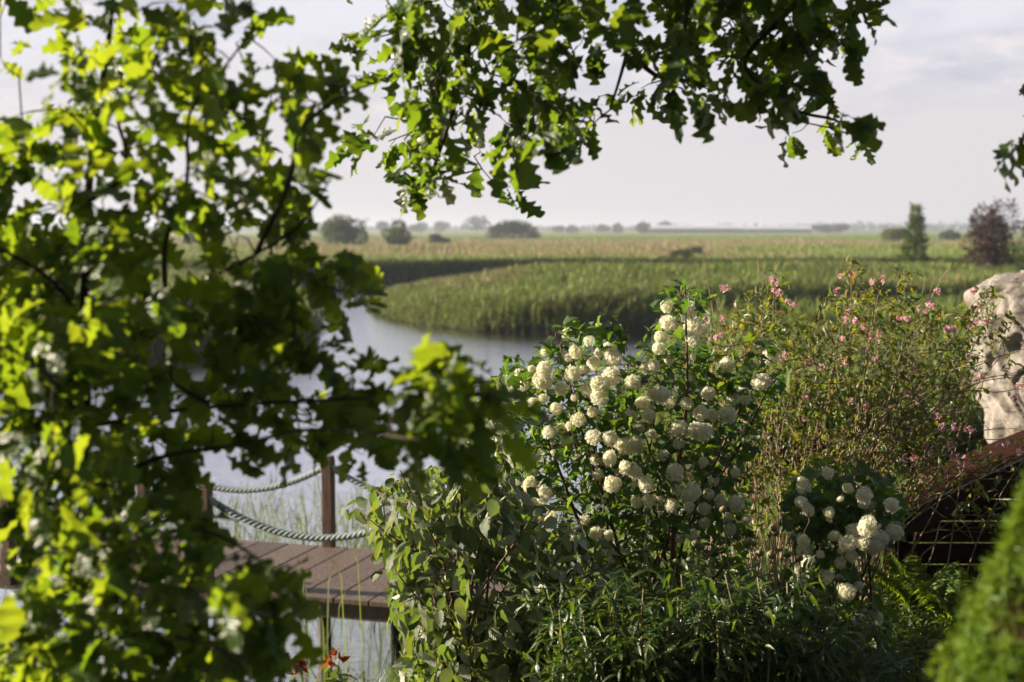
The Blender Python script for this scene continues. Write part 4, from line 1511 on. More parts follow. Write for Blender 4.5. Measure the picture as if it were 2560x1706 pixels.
# long arching twigs to the right over the stone and the shelter
ARCH = [[(880, 430), (930, 385), (980, 365), (1030, 345)], [(870, 450), (920, 400), (980, 378), (1040, 372)], [(880, 470), (950, 400), (1000, 388), (1050, 385)],
        [(900, 470), (960, 440), (1010, 430), (1060, 440)], [(880, 500), (930, 470), (990, 455), (1050, 470)], [(890, 530), (940, 490), (1000, 480), (1060, 500)],
        [(860, 500), (900, 440), (940, 405), (975, 380)], [(890, 540), (930, 505), (980, 470), (1030, 450)], [(870, 520), (915, 500), (945, 505), (975, 540)]]
for a in ARCH:
    for s in range(2):
        sp = smooth_line([P(u_ + rng.normal(0, 5), v_ + rng.normal(0, 5), 6.6 + rng.uniform(-.2, .2)) for u_, v_ in a], 6)
        tube(mb, sp, np.linspace(.0034, .0015, len(sp)), 5, rng.random(), cap=False)
        nodes += list(sp[8:])
polyW = [(690, 315), (715, 330), (760, 285), (780, 285), (800, 330), (840, 285), (858, 275), (880, 300), (905, 280), (925, 300), (950, 310), (985, 295), (1010, 320), (995, 350), (975, 375), (960, 420), (950, 460), (930, 500), (860, 520), (780, 540), (720, 530), (700, 450), (705, 380)]
for _ in range(80):                      # crossing inner twigs
    a, b_ = rng.uniform(690, 960), rng.uniform(340, 540)
    p0 = P(a, b_, 6.9 + rng.uniform(-.45, .4))
    dv = unit(np.array([rng.normal(0, 1), rng.normal(0, .4), rng.uniform(0, .6)])) * rng.uniform(.15, .4)
    tube(mb, smooth_line([p0, p0 + dv * .5 + rng.normal(0, .03, 3), p0 + dv + rng.normal(0, .03, 3)], 4), np.linspace(.0028, .0012, 9), 4, rng.random(), cap=False)
q = sample_poly(polyW, 1150)
Yw = 6.9 + rng.uniform(-.5, .5, len(q))
tw = P(q[:, 0], q[:, 1], Yw)
q = np.array(TIPS)
tt = P(np.repeat(q[:, 0], 5) + rng.normal(0, 4, len(q) * 5), np.repeat(q[:, 1], 5) + rng.uniform(0, 26, len(q) * 5), 6.9 + rng.uniform(-.4, .4, len(q) * 5))
q = rng.uniform((950, 440), (1060, 530), (60, 2))
tq = P(q[:, 0], q[:, 1], 6.55 + rng.uniform(-.1, .15, 60))
tw = np.vstack([tw, tt, tq])
dw = grow(mb, nodes, tw, .0022, .0011, sag=.02)
mb.build('stems', M['stem_pale'], wei)
mb = MB()
leaves_at(mb, WEIG_LEAF, tw, dw, (3, 6), (.024, .052), .7, .1, .8, .3, .018)
mb.build('foliage', M['weig_leaf'], wei)


def blossom_cluster(seed):
    r = np.random.default_rng(seed)
    mb = MB()
    k = 7
    D = unit(r.normal(size=(k, 3)) + np.array([0, -.2, .3]))
    for i in range(k):
        L = r.uniform(.55, 1.0)
        fr = frames(unit(r.normal(size=(1, 3))), D[i:i + 1])[0]
        bud = r.random() < .35
        ring = []
        prof = [(0, .06), (.45, .10), (.8, .22)] if not bud else [(0, .05), (.5, .12), (.85, .09), (1, .02)]
        V, Fa = [], []
        for h_, rr in prof:
            for j in range(6):
                an = j * math.pi / 3
                V.append(fr @ np.array([rr * math.cos(an), rr * math.sin(an), h_ * L]))
        for q_ in range(len(prof) - 1):
            for j in range(6):
                Fa.append((q_ * 6 + j, q_ * 6 + (j + 1) % 6, (q_ + 1) * 6 + (j + 1) % 6, (q_ + 1) * 6 + j))
        mb.add(V, Fa, r.random() * .4, None, .75 if bud else .25)
        if not bud:
            V, Fa = [], []
            for j in range(5):
                an = j * 2 * math.pi / 5
                for da, rr, zz in ((-.35, .2, .78), (.35, .2, .78), (.38, .48, .92), (0, .6, .9 + r.uniform(-.1, .1)), (-.38, .48, .92)):
                    V.append(fr @ np.array([rr * math.cos(an + da), rr * math.sin(an + da), zz * L]))
                Fa.append(tuple(range(j * 5, j * 5 + 5)))
            mb.add(V, Fa, .5 + r.random() * .5, None, 0)
    return mb.mesh('blossom', M['pink'], smooth=False)


BL = [blossom_cluster(s) for s in range(4)]
WZ = [(240,385),(270,380),(150,560),(235,550),(225,640),(205,660),(525,390),(555,410),(520,330),(545,360),(640,470),(610,460),(725,800),(785,825),(585,750),(560,770),(925,560),(990,565),(1030,600),(1080,655),(1120,690),(1090,775),(1235,545),(1275,550),(1340,495),(1380,510),(1415,485),(1440,400),(1500,615),(1540,610),(1630,600),(1660,565),(1720,560),(1640,400),(1310,830),(1345,850),(1275,970),(1335,965),(1680,880),(1600,920),(1900,930),(1880,1000),(1840,975),(700,1000),(695,1115),(960,1018),(1040,1040),(1470,1160),(1540,1160),(1610,1165),(1640,1185),(1375,1255),(1440,1100),(1330,1020),(1265,1335),(1310,1330),(1530,1330),(1565,1315),(1600,1335),(1560,1370),(1510,1260),(1405,1300),(1635,1390),(1780,1265),(1830,1250),(1890,1300),(1920,1310),(330,1155),(370,1140),(905,665),(925,790),(1400,470),(1110,640),(1060,640),(960,300),(900,310),(1080,350),(880,400),(1130,330),(940,510)]
for i, (x, y) in enumerate(WZ[:100]):
    px, py = (1700 + x / 2.24) * .4, (550 + y / 2.24) * .4
    Y = 6.34 + rng.uniform(-.05, .15)
    o = bpy.data.objects.new('blossom', BL[i % 4])
    COL.objects.link(o)
    o.parent = wei
    o.location = Vector([float(v) for v in P(px, py, Y)]) - wei.location
    o.rotation_euler = tuple(rng.uniform(0, 6.28, 3))
    o.scale = (float(rng.uniform(.014, .023)),) * 3

# ------------------------------------------------------------------ sculpted stone
def stone():
    cx, cy = P(1136, 400, 9.0)[0], 9.35
    z0, z1 = float(ground_z(3.6, 9.3)) - .1, P(1040, 276, 9.0)[2]
    nu, nv = 340, 260
    H = z1 - z0
    ii, jj = np.meshgrid(np.arange(nv + 1), np.arange(nu), indexing='ij')
    t_ = (ii / nv).ravel()
    a = (2 * math.pi * jj / nu).ravel()
    side = 1.0 - .16 * (1 - sstep(.38, .68, t_)) - .05 * (1 - sstep(.0, .3, t_))
    rx, ry = .88 * side, .60 * side
    k = np.where(t_ > .90, np.sqrt(np.clip(1 - ((t_ - .90) / .10) ** 2.2, 0, 1)), 1.0)
    c_, s_ = np.cos(a), np.sin(a)
    sq = 1 / (np.abs(c_) ** 3 + np.abs(s_) ** 3) ** (1 / 3)
    x, y, z = rx * k * c_ * sq, ry * k * s_ * sq, z0 + t_ * H
    V = np.stack([x, y, z], -1)
    nrm = unit(np.stack([c_ * k, s_ * k * 1.3, np.where(t_ > .9, (t_ - .9) * 14, 0)], -1))
    dsp = np.zeros(len(V))
    for q in range(len(V)):
        p = Vector((V[q, 0] * 1.0, V[q, 1] * 1.0, V[q, 2] * .75))
        w = noise.noise_vector(p * 1.3) * .35
        r1 = 1 - abs(noise.noise((p + w) * 2.1)) * 2.4           # ridges running through the carving
        r2 = noise.fractal((p + w) * 4.5, 1.0, 2.1, 5)
        r3 = 1 - abs(noise.noise((p + w * .5) * 6.5 + Vector((9, 2, 4)))) * 2.2
        pit = max(0.0, noise.noise(p * 9 + Vector((3, 7, 1))) - .25)
        r4 = noise.fractal(p * 14, .9, 2.1, 4)
        crack = max(0.0, 1 - abs(noise.noise(p * 3.3 + w * 2 + Vector((4, 4, 8)))) * 16)
        dsp[q] = .09 * (r1 - .5) + .055 * r2 + .035 * (r3 - .5) + .016 * r4 - .035 * crack - .02 * pit + .07 * noise.noise(p * 1.1 + Vector((1, 5, 2)))
    V = V + nrm * (dsp * (.35 + .65 * k))[:, None] + np.array([cx, cy, 0])
    ii, jj = np.meshgrid(np.arange(nv), np.arange(nu), indexing='ij')
    j2 = (jj + 1) % nu
    Fa = np.stack([ii * nu + jj, ii * nu + j2, (ii + 1) * nu + j2, (ii + 1) * nu + jj], -1).reshape(-1, 4)
    mb = MB()
    mb.add(V, Fa, .5)
    o = mb.build('stone_sculpture', M['stone'])
    tag(o, 'tall pale sculpted rock with ridged pitted surface behind the timber shelter', 'stone sculpture')


stone()

# ------------------------------------------------------------------ dark timber shelter
sh0 = P(898, 588, 6.9)
sh = empty('timber_shelter', (sh0[0], 6.9, float(ground_z(sh0[0], 6.9))), 'low dark red brown timber shelter with sloping roof and pale battens', 'shelter')


def slab(mb, q, th, mi=0, rnd=.5):
    """q: four corner points (ccw from above), thickened downward"""
    q = np.array(q, float)
    n_ = unit(np.cross(q[1] - q[0], q[3] - q[0]))
    if n_[2] < 0:
        n_ = -n_
    V = np.vstack([q, q - n_ * th])
    mb.add(V, [(0, 1, 2, 3), (7, 6, 5, 4), (0, 4, 5, 1), (1, 5, 6, 2), (2, 6, 7, 3), (3, 7, 4, 0)], rnd, None, None, mi)


fl, fr_ = P(889, 520, 6.9), P(1120, 416, 6.9)
bl, br = P(925, 470, 7.9), P(1135, 384, 8.0)
mb = MB()
nb = 7
for i in range(nb):
    a, b_ = i / nb, (i + .97) / nb
    slab(mb, [fl * (1 - a) + bl * a, fr_ * (1 - a) + br * a, fr_ * (1 - b_) + br * b_, fl * (1 - b_) + bl * b_], .022, 0, rng.random())
mb.build('roof', M['dark_wood'], sh, smooth=False)
mb = MB()
off = np.array([0, -.014, -.0])
slab(mb, [fl + off + (0, 0, .012), fr_ + off + (0, 0, .012), fr_ + off + (0, -.022, .012), fl + off + (0, -.022, .012)], .11)
mb.build('bargeboard', M['red_wood'], sh, smooth=False)
gzs = sh.location.z
for px_ in (898, 1105):
    mb = MB()
    top = fl + (fr_ - fl) * ((px_ - 889) / (1120 - 889))
    c_ = P(px_, 588, 6.95)
    box(mb, np.array([c_[0], 6.985, (gzs - .1 + top[2] - .14) / 2]), (.10, .10, top[2] - .14 - gzs + .1), None, None, 0, .005)
    mb.build('post', M['dark_wood'], sh, smooth=False)
mb = MB()
xw0, xw1 = P(906, 500, 7.3)[0], P(1150, 500, 7.3)[0]
zt = np.interp
for i in range(9):
    zc = gzs + .03 + i * .115
    # boards stop below the sloping roof
    xs = xw0
    zl = fl[2] - .05
    if zc + .055 > zl:
        xs = xw0 + (zc + .055 - zl) / ((fr_[2] - fl[2]) / (fr_[0] - fl[0]))
    if xs < xw1 - .1:
        box(mb, np.array([(xs + xw1) / 2, 7.35, zc]), (xw1 - xs, .022, .105), None, None, 0, .003)
mb.build('wall_boards', M['dark_wood'], sh, smooth=False)
for (x0, y0, x1, y1) in ((936, 513.0, 992, 516.5), (942, 497.0, 1060, 504.0), (968, 481.5, 1075, 487.5), (930, 529.5, 985, 532.5), (1005, 467.5, 1075, 470)):
    mb = MB()
    tube(mb, [P(x0, y0, 7.12), P((x0 + x1) / 2, (y0 + y1) / 2 - .3, 7.12), P(x1, y1, 7.12)], .0032, 6, .5)
    mb.build('batten', M['pale_cable'], sh)

# ------------------------------------------------------------------ dwarf conifer, bottom right
def dwarf_conifer():
    cx, cy = P(1096, 400, 1.96)[0], 1.96
    z0 = float(ground_z(cx, cy))
    ztop = P(1096, 396, 1.96)[2]
    o = empty('dwarf_conifer', (cx, cy, z0), 'bright green cone shaped dwarf conifer with a brown dead patch', 'conifer')
    mb = MB()
    tube(mb, [(cx, cy, z0 - .05), (cx, cy, z0 + .6), (cx, cy, ztop - .1)], [.035, .025, .006], 8)
    mb.build('trunk', M['bark'], o)
    n = 26000
    a = rng.uniform(0, 2 * math.pi, n)
    h_ = rng.random(n) ** .8 * .995
    h_ = 1 - h_
    zz = z0 + .04 + (ztop - z0 - .04) * h_
    rr = .46 * (1 - h_) ** .9 + .02
    bump = .80 + .40 * vnoise(a * 6, h_ * 14, 1.0, 41) + .10 * vnoise(a * 18, h_ * 40, 1.0, 42)
    lay = rng.random(n) ** 2 * .35
    ro = rr * bump * (1 - lay)
    pos = np.stack([cx + ro * np.cos(a), cy + ro * np.sin(a), zz], -1)
    outd = np.stack([np.cos(a), np.sin(a), np.full(n, .55)], -1)
    pc = P(1016, 612, 1.85)
    dpx = np.sqrt(((pos[:, 0] - pc[0]) / .052) ** 2 + ((pos[:, 2] - pc[2]) / .062) ** 2) + .5 * (vnoise(a * 20, h_ * 60, 1.0, 43) - .5)
    dead = ((dpx < 1) & (pos[:, 1] < cy)) & (rng.random(n) < .93)
    dead |= lay > .3
    # spray = 6 short needles
    parts = []
    for k in range(7):
        th = k * 2.4
        el = .35 + .12 * k
        d = np.array([math.cos(th) * math.cos(el), math.sin(th) * math.cos(el), math.sin(el)])
        sd_ = unit(np.cross(d, [0, 0, 1.0])) * .10
        parts.append(([tuple(-sd_), tuple(sd_), tuple(d + sd_ * .3), tuple(d - sd_ * .3)], [(0, 1, 2, 3)], [(0, 0, 0)] * 4))
    SP = join_t(parts)
    Rm = frames(runit(n), unit(outd + runit(n) * .5))
    ins = dead & (lay <= .3)
    pos[ins] -= unit(outd[ins]) * .035
    mbg = MB()
    g_ = ~ins
    scatter(mbg, SP, pos[g_], Rm[g_], rng.uniform(.010, .024, g_.sum()), rng.random(g_.sum()) * (1 - .6 * (lay[g_] > .15)), (lay[g_] > .3) * .9)
    mbg.build('foliage', M['spruce'], o)
    mbd = MB()
    scatter(mbd, SP, pos[ins], Rm[ins], rng.uniform(.010, .018, ins.sum()), None, rng.uniform(.8, 1, ins.sum()))
    d_ = mbd.build('dead_foliage', M['spruce'], o)
    d_['label'] = 'brown dead patch of needles'


dwarf_conifer()

# ------------------------------------------------------------------ ferns
def fern(px, py, Y, fronds, lab, size=.5):
    c_ = P(px, py, Y)
    z0 = float(ground_z(c_[0], Y))
    o = empty('fern_plant', (c_[0], Y, z0), lab, 'fern', 'ferns beside the shelter')
    for (az, lean, L) in fronds:
        mb = MB()
        n = 34
        pts = []
        for i in range(n + 1):
            t_ = i / n
            r_ = L * lean * t_ ** 1.4
            z_ = L * (1.05 * t_ - .42 * lean * t_ ** 3)
            pts.append((c_[0] + r_ * math.cos(az), Y + r_ * math.sin(az), z0 + z_))
        pts = np.array(pts)
        tube(mb, pts, np.linspace(.0035, .001, n + 1), 4, .5, cap=False)
        tan = unit(np.gradient(pts, axis=0))
        sd_ = unit(np.cross(tan, [0, 0, 1.0]))
        nn = np.cross(sd_, tan)
        idx = np.arange(3, n + 1)
        for sg in (-1, 1):
            for sub in (0, .5):
                ps = pts[idx] - tan[idx] * sub * L / n
                d = sd_[idx] * sg + tan[idx] * .35 + np.array([0, 0, -.15])
                t_ = idx / n
                ln = L * .19 * np.sin(np.pi * np.clip(t_ * .9 + .08, 0, 1)) ** .8 + .005
                scatter(mb, PEONY_LEAF[0], ps, frames(d + rng.normal(0, .12, (len(idx), 3)), nn[idx] + rng.normal(0, .3, (len(idx), 3))), np.stack([ln * .8, ln, ln], -1))
        mb.build('frond', M['fern'], o)


fern(915, 610, 6.55, [(a_, l_, s_ * .8) for a_, l_, s_ in ((-2.9, .75, .42), (2.6, .8, .46), (.2, .6, .45), (-.6, .7, .40), (1.4, .5, .45), (-1.6, .55, .35), (3.6, .4, .5))], 'upright fern in front of the dark shelter')
fern(958, 610, 6.2, [(a_, l_, s_ * .8) for a_, l_, s_ in ((-2.8, .6, .5), (2.7, .75, .50), (.3, .8, .52), (-.5, .8, .52), (1.2, .5, .45), (0, .55, .55), (-1.7, .5, .35))], 'arching fern nearest the dwarf conifer')

# low leafy weeds in front of the shelter
mb = MB()
q = rng.uniform((870, 570), (985, 690), (520, 2))
g2 = G(q[:, 0], q[:, 1], 2.05)
ok = g2[:, 1] < 7.0
g2 = g2[ok]
pts = np.column_stack([g2, ground_z(g2[:, 0], g2[:, 1]) + rng.uniform(.02, .12, len(g2))])
leaves_at(mb, WEIG_LEAF + PEONY_LEAF, pts, np.tile([[0, 0, .6]], (len(pts), 1)), (3, 6), (.02, .06), .8, -.1, 1, .1, .02)
tag(mb.build('ground_cover', M['peony_leaf']), 'dark low weeds on the shaded ground before the shelter', 'weeds', None, 'stuff')

# ------------------------------------------------------------------ iris and orange lilies at the water's edge
def iris():
    c_ = P(288, 684, 6.3)
    z0 = float(ground_z(c_[0], 6.3))
    o = empty('iris_plant', (c_[0], 6.3, z0), 'sword leaved plant with withered orange bloom at the bottom edge', 'flower')
    mb = MB()
    top = P(286, 618, 6.3)[2] - z0
    for k, (az, ln, w_, s0) in enumerate([(0.1, top, .03, .04), (.5, top * .92, .026, .1), (2.8, top * .7, .02, .3), (-.3, top * .75, .02, .6), (3.4, top * .6, .018, .8), (1.6, top * .8, .02, .2), (-1.2, top * .7, .018, .5)]):
        V, Fa, U = ribbon([(0, 0), (s0 * .1, ln * .5), (s0 * .3, ln * .85), (s0 * .55, ln * (1 - .3 * s0))], w_, .004, az)
        V = [(v[0] + c_[0], v[1] + 6.3, v[2] + z0) for v in V]
        mb.add(V, Fa)
    mb.build('leaves', M['grass'], o)
    mb = MB()
    for (a, b_, n_) in ((281, 652, 5), (300, 664, 9), (283, 668, 6), (292, 662, 4)):
        p_ = P(a, b_, 6.25)
        d = runit(n_)
        scatter(mb, SHRUB_LEAF[1], np.tile(p_, (n_, 1)) + rng.normal(0, .01, (n_, 3)), frames(d, runit(n_)), rng.uniform(.03, .07, n_), None, rng.random(n_) * .5)
    mb.build('bloom', M['orange'], o)


iris()
c_ = P(341, 690, 6.6)
z0 = float(ground_z(c_[0], 6.6))
lily = empty('lily_plant', (c_[0], 6.6, z0), 'small plant with red orange petals in front of the pier leg', 'flower')
mb = MB()
tp = P(338, 662, 6.6)
tube(mb, [(c_[0], 6.6, z0 - .02), (c_[0] + .01, 6.6, (z0 + tp[2]) / 2), tuple(tp)], [.004, .003, .003], 5)
mb.build('stem', M['stem_green'], lily)
mb = MB()
n_ = 14
pts = np.array([P(338, 668, 6.6)] * n_) + rng.normal(0, .025, (n_, 3))
leaves_at(mb, SHRUB_LEAF, pts - (0, 0, .08), np.tile([[0, 0, .4]], (n_, 1)), (2, 3), (.04, .08), .8, 0, 1, .2, .02)
mb.build('foliage', M['shrub_leaf'], lily)
mb = MB()
for (a, b_, k_) in ((336, 655, 6), (329, 663, 5), (341, 660, 5)):
    d = unit(runit(k_) + np.array([0, 0, .4]))
    scatter(mb, SHRUB_LEAF[1], np.tile(P(a, b_, 6.55), (k_, 1)), frames(d, runit(k_)), rng.uniform(.03, .055, k_), None, rng.random(k_) * .3)
mb.build('petals', M['orange'], lily)

# broad grass blades growing up beside the deck
mb = MB()
for (a, b_, Y, L, az) in ((345, 597, 10.0, .4, 2.8), (362, 590, 9.9, .5, 2.9), (326, 600, 9.95, .35, 1.0), (300, 590, 10.1, .35, .5), (308, 588, 10.1, .33, 2.6), (335, 640, 9.6, .55, .4), (325, 660, 9.4, .5, 2.0)):
    p_ = P(a, b_, Y)
    V, Fa, U = ribbon([(0, -.6), (.01, -.2), (.03, L * .5), (.10, L * .8), (.16, L * .7)], .022, .004, az)
    mb.add([(v[0] + p_[0], v[1] + p_[1], v[2] + p_[2] - .05) for v in V], Fa, .35)
tag(mb.build('rush_blades', M['pond_reed']), 'few broad green blades growing up beside the pier deck', 'grass', None, 'stuff')

# ------------------------------------------------------------------ trees and shrubs far away
def lobes_tree(name, px0, px1, pyt, pyb, d, mat, lab, cat, group=None, n=2200, leaf=.25, lobes=9, shape='round', gz=None, seed=0, flat=.8):
    r = np.random.default_rng(seed + 100)
    cxp = (px0 + px1) / 2
    bpos = P(cxp, pyb, d)
    z0 = float(ground_z(bpos[0], d)) if gz is None else gz
    top = P(cxp, pyt, d)[2]
    W = (px1 - px0) / F * d
    H = top - z0
    o = empty(name, (bpos[0], d, z0), lab, cat, group)
    mbt = MB()
    tube(mbt, [(bpos[0], d, z0 - .2), (bpos[0] + .02 * H, d, z0 + H * .4), (bpos[0], d, z0 + H * .85)], [H * .03, H * .02, H * .006], 7)
    mbl = MB()
    if shape == 'cone':
        nbr = 95
        tb = np.linspace(.03, .97, nbr) ** .9
        ab = np.arange(nbr) * 2.4 + r.normal(0, .3, nbr)
        Lb = W / 2 * (1 - tb) ** .8 * r.uniform(.72, 1.12, nbr) + .02 * W
        kb = r.choice(nbr, n, p=(Lb + .1) / (Lb + .1).sum())
        u_ = r.random(n) ** .7
        rr = Lb[kb] * u_
        pos = np.stack([bpos[0] + rr * np.cos(ab[kb]), d + rr * np.sin(ab[kb]), z0 + H * tb[kb] + rr * .22 * (u_ - .3)], -1)
        pos += r.normal(0, leaf * .35, (n, 3)) * np.array([1, 1, .6])
        dr = unit(np.stack([np.cos(ab[kb]), np.sin(ab[kb]), np.full(n, .25)], -1) + runit(n) * .6)
        for q_ in range(26):
            a0 = r.uniform(0, 6.28); t0 = r.uniform(.05, .8)
            rr0 = W / 2 * (1 - t0) * .85
            tube(mbt, [(bpos[0], d, z0 + H * t0), (bpos[0] + rr0 * math.cos(a0), d + rr0 * math.sin(a0), z0 + H * t0 - rr0 * .1)], [H * .008, H * .003], 4, cap=False)
    else:
        C, Rr = [], []
        for q_ in range(lobes):
            a = r.uniform(0, 6.283)
            hh = r.uniform(.28, .82)
            e = W / 2 * .58 * math.sqrt(max(.05, 1 - ((hh - .4) / .62) ** 2))
            C.append((bpos[0] + e * math.cos(a) * r.uniform(.4, 1), d + e * math.sin(a) * r.uniform(.4, 1), z0 + H * hh))
            Rr.append((W * r.uniform(.17, .27), W * r.uniform(.17, .27), H * r.uniform(.13, .22)))
        C, Rr = np.array(C), np.array(Rr)
        if shape == 'dome':
            C = np.vstack([C, [(bpos[0], d, z0 + H * .22)]])
            Rr = np.vstack([Rr * np.array([.8, .8, .7]), [(W * .49, W * .45, H * .78)]])
        kk = r.choice(len(C), n, p=(Rr[:, 0] * Rr[:, 2]) / (Rr[:, 0] * Rr[:, 2]).sum())
        D = unit(r.normal(size=(n, 3)))
        pos = C[kk] + D * Rr[kk] * (r.uniform(.35, 1.06, n) ** .5)[:, None]
        pos[:, 2] = np.maximum(pos[:, 2], z0 + .02 * H)
        dr = unit(D + runit(n) * .7)
        for q_ in range(len(C)):
            tube(mbt, [(bpos[0], d, z0 + H * .12), (C[q_] * .5 + np.array([bpos[0], d, z0 + H * .25]) * .5), C[q_]], [H * .018, H * .011, H * .004], 5, cap=False)
        if name != 'distant_tree':
            for q_ in range(26):            # loose shoots breaking the outline
                j = int(r.integers(0, len(C)))
                dv = unit(r.normal(size=3) + np.array([0, 0, .8]))
                for s_ in np.linspace(.9, 1.35, 5):
                    pos = np.vstack([pos, C[j] + dv * Rr[j] * s_ + r.normal(0, leaf * .3, (4, 3))])
            dr = np.vstack([dr, unit(r.normal(size=(len(pos) - len(dr), 3)))])
    m_ = len(pos)
    Rm = frames(dr, unit(runit(m_) + np.array([0, 0, .6])))
    S = np.stack([leaf * r.uniform(.6, 1.1, m_) * flat, leaf * r.uniform(.7, 1.3, m_), np.full(m_, leaf)], -1)
    scatter(mbl, DIAM, pos, Rm, S, r.random(m_))
    mbt.build('trunk', M['far_bark'], o)
    mbl.build('crown', mat, o)
    return o


GB = 'bushes on the far reed flats'
lobes_tree('spruce_tree', 895, 934, 203, 262, 95, M['conifer'], 'lone green spruce with a thin pointed top above the meadow', 'tree', None, 5200, .30, shape='cone', seed=1, flat=.45)
lobes_tree('purple_shrub', 958, 1022, 203, 262, 80, M['purple'], 'dark purple leaved shrub above the stone sculpture', 'shrub', None, 5200, .20, 13, seed=2)
lobes_tree('garden_shrub', 1010, 1062, 205, 262, 74, M['far_leaf'], 'green shrub half cut off by the right edge', 'shrub', None, 3600, .22, 10, seed=3)
lobes_tree('willow_bush', 487, 540, 221, 239, 330, M['far_dark'], 'wide domed dark bush in the middle of the far flats', 'bush', GB, 5200, .62, 7, 'dome', seed=4)
lobes_tree('willow_bush', 318, 374, 216, 250, 205, M['far_leaf'], 'largest loose grey green bush just right of the oak leaves', 'bush', GB, 4600, .40, 14, seed=5)
lobes_tree('willow_bush', 378, 413, 220, 250, 208, M['far_leaf'], 'upright loose bush next right of the largest one', 'bush', GB, 2800, .38, 9, seed=6)
lobes_tree('willow_bush', 652, 694, 248.5, 259, 120, M['far_dark'], 'low dark scrub patch sunk in the reeds at the middle right', 'bush', GB, 2600, .17, 10, seed=17)
lobes_tree('willow_bush', 683, 706, 246.5, 254, 140, M['far_dark'], 'small dark scrub behind the low dark patch', 'bush', GB, 1000, .17, 6, seed=18)
lobes_tree('willow_bush', 425, 451, 235, 247, 240, M['far_dark'], 'small low bush in front of the hanging oak leaf tips', 'bush', GB, 1400, .34, 6, seed=7)
lobes_tree('willow_bush', 184, 207, 224, 251, 205, M['far_dark'], 'dark bush glimpsed through the gap in the young oak', 'bush', GB, 1800, .36, 8, seed=8)
lobes_tree('willow_bush', 882, 914, 227, 243, 250, M['far_yellow'], 'yellowish low bush left of the spruce', 'bush', GB, 1700, .42, 7, seed=9)
lobes_tree('willow_bush', 938, 962, 230, 239, 300, M['far_leaf'], 'small green bush between spruce and purple shrub', 'bush', GB, 1200, .42, 6, seed=10)
TG = 'hazy trees on the horizon'
k = 0
for (a, b_, t_, d_, lab) in ((459, 494, 217, 900, 'hazy broad tree group above the round bush, tallest on the horizon'),
                            (408, 428, 222.5, 950, 'hazy tree on the horizon right of the upright bush'),
                            (430, 452, 221.5, 980, 'hazy tree behind the hanging oak tips'),
                            (374, 392, 223, 950, 'hazy low tree between the two loose bushes'),
                            (280, 318, 224, 1000, 'hazy low tree left of the largest loose bush'),
                            (630, 650, 223.5, 815, 'hazy tree left of the pale greenhouse'),
                            (655, 678, 221.5, 900, 'hazy tree above the left end of the greenhouse'),
                            (811, 832, 223.5, 900, 'hazy darker tree above the right greenhouse end'),
                            (832, 850, 225, 900, 'hazy smaller tree right of the greenhouses'),
                            (596, 612, 225, 1000, 'hazy small tree near the tiny white farm'),
                            (553, 566, 226, 1000, 'hazy faint tree right of the domed bush')):
    k += 1
    o = lobes_tree('distant_tree', a, b_, t_, 229.5, d_, M['far_dark'], lab, 'tree', TG, 700, 1.7, 7, seed=20 + k)
# wood along the horizon
mb = MB()
n = 9000
px = rng.uniform(-60, 1120, n)
hp_ = 3.4 + 2.8 * vnoise(px, px * 0, 22, 51) + 1.5 * vnoise(px, px * 0, 7, 52)
hp_ = hp_ + 2.2 * sstep(700, 900, px)
hp_ *= np.where(px < 640, .75, 1)
Yd = rng.uniform(1500, 1650, n)
pos = P(px, np.full(n, 230.0), Yd)
pos[:, 2] = 1.2 + rng.random(n) * hp_ * 1550 / F * .9
scatter(mb, DIAM, pos, frames(runit(n), runit(n)), rng.uniform(2.5, 5.0, n))
tag(mb.build('distant_wood', M['far_dark']), 'low hazy blue line of woods along the horizon', 'wood', None, 'stuff')


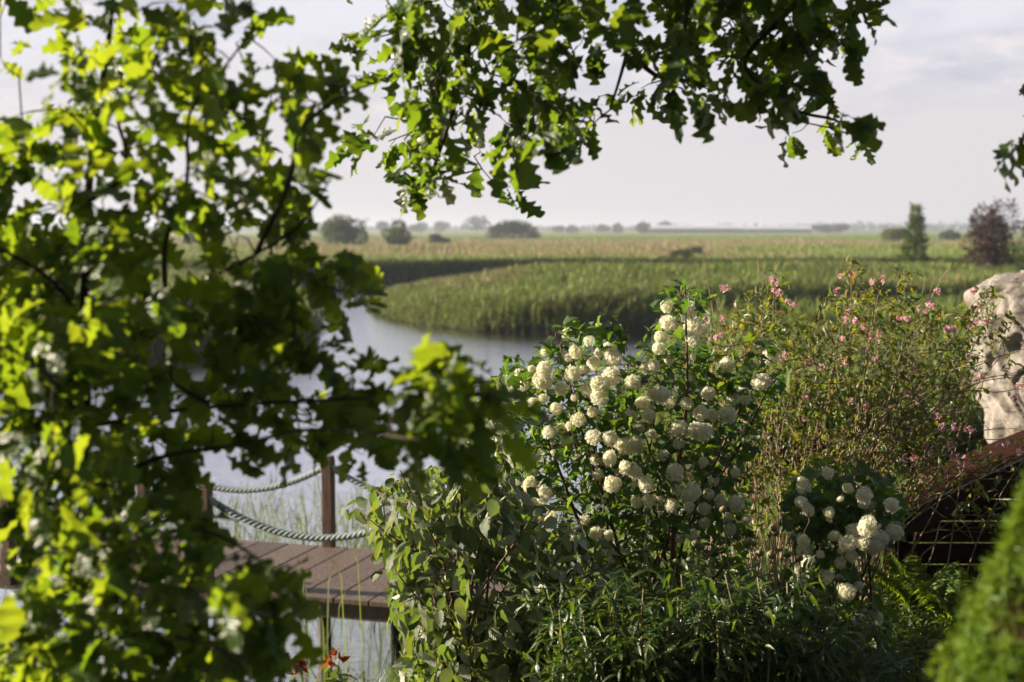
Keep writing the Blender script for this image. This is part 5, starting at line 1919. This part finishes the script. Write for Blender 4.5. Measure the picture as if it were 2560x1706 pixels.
# ------------------------------------------------------------------ greenhouses and farm on the horizon
def greenhouse(px0, px1, pyt, d, bays, lab):
    a, b_ = P(px0, 229, d)[0], P(px1, 229, d)[0]
    z0 = float(ground_z((a + b_) / 2, d))
    ztop = P(512, pyt, d)[2]
    o = empty('greenhouse', ((a + b_) / 2, d, z0), lab, 'greenhouse', 'long pale greenhouses on the horizon')
    mbw, mbr = MB(), MB()
    hw = (ztop - z0) * .35
    dp = 16.0
    box(mbw, np.array([(a + b_) / 2, d + dp / 2, z0 + hw / 2]), (b_ - a, dp, hw), None, .5)
    for k in range(bays * 2):
        xa, xb = a + (b_ - a) * k / bays / 2, a + (b_ - a) * (k + .985) / bays / 2
        an = np.linspace(0, math.pi, 9)
        V = [(xx, d + dp / 2 - math.cos(t) * (dp / 2 + .3), z0 + hw + math.sin(t) * (ztop - z0 - hw)) for xx in (xa, xb) for t in an]
        mbr.add(V, [(i, i + 1, i + 10, i + 9) for i in range(8)], rng.random())
        b0 = mbr.n - 18
        mbr.F.append((np.array([list(range(b0, b0 + 9)), list(range(b0 + 17, b0 + 8, -1))], np.int32), 1))
    mbw.build('wall', M['far_wall'], o, smooth=False)
    mbr.build('roof', [M['far_roof'], M['far_wall']], o, smooth=False)


greenhouse(640, 742, 225.2, 840, 10, 'long pale arched greenhouse, left one of the pair')
greenhouse(735, 812, 225.8, 870, 7, 'shorter pale arched greenhouse, right one of the pair')
for (px_, w_, h_, lab) in ((572, 9, 5, 'tiny pale farm building right of the domed bush'), (617, 7, 6.5, 'tiny pale farm building with the steepest roof near the greenhouse')):
    d = 900
    cx = P(px_, 229, d)[0]
    z0 = float(ground_z(cx, d))
    o = empty('farm_building', (cx, d, z0), lab, 'farm building', 'farm buildings on the horizon')
    mb = MB()
    box(mb, np.array([cx, d, z0 + h_ * .3]), (w_, 8, h_ * .6), None, .5)
    mb.build('wall', M['far_wall'], o, smooth=False)
    mb = MB()
    V = [(cx - w_ * .55, d - 4.4, z0 + h_ * .6), (cx + w_ * .55, d - 4.4, z0 + h_ * .6), (cx, d - 4.4, z0 + h_), (cx - w_ * .55, d + 4.4, z0 + h_ * .6), (cx + w_ * .55, d + 4.4, z0 + h_ * .6), (cx, d + 4.4, z0 + h_)]
    mb.add(V, [(0, 1, 2), (5, 4, 3)], .5)
    mb.F.append((np.array([(0, 2, 5, 3), (1, 4, 5, 2), (0, 3, 4, 1)], np.int32) + mb.n - 6, 0))
    mb.build('roof', M['far_tile'], o, smooth=False)

# ------------------------------------------------------------------ the air
HAZE = 0.00045
if HAZE:
    m, t, out = new_mat('thin evening haze')
    v = t.nodes.new('ShaderNodeVolumePrincipled')
    v.inputs['Color'].default_value = (0.74, 0.82, 0.95, 1)
    v.inputs['Density'].default_value = HAZE
    v.inputs['Anisotropy'].default_value = 0.3
    t.links.new(v.outputs[0], out.inputs['Volume'])
    mb = MB()
    box(mb, np.array([0, 0, 8.0]), (7800, 7800, 20.0))
    o = mb.build('haze', m, smooth=False)
    tag(o, 'thin pale haze over the flats', 'haze', None, 'stuff')
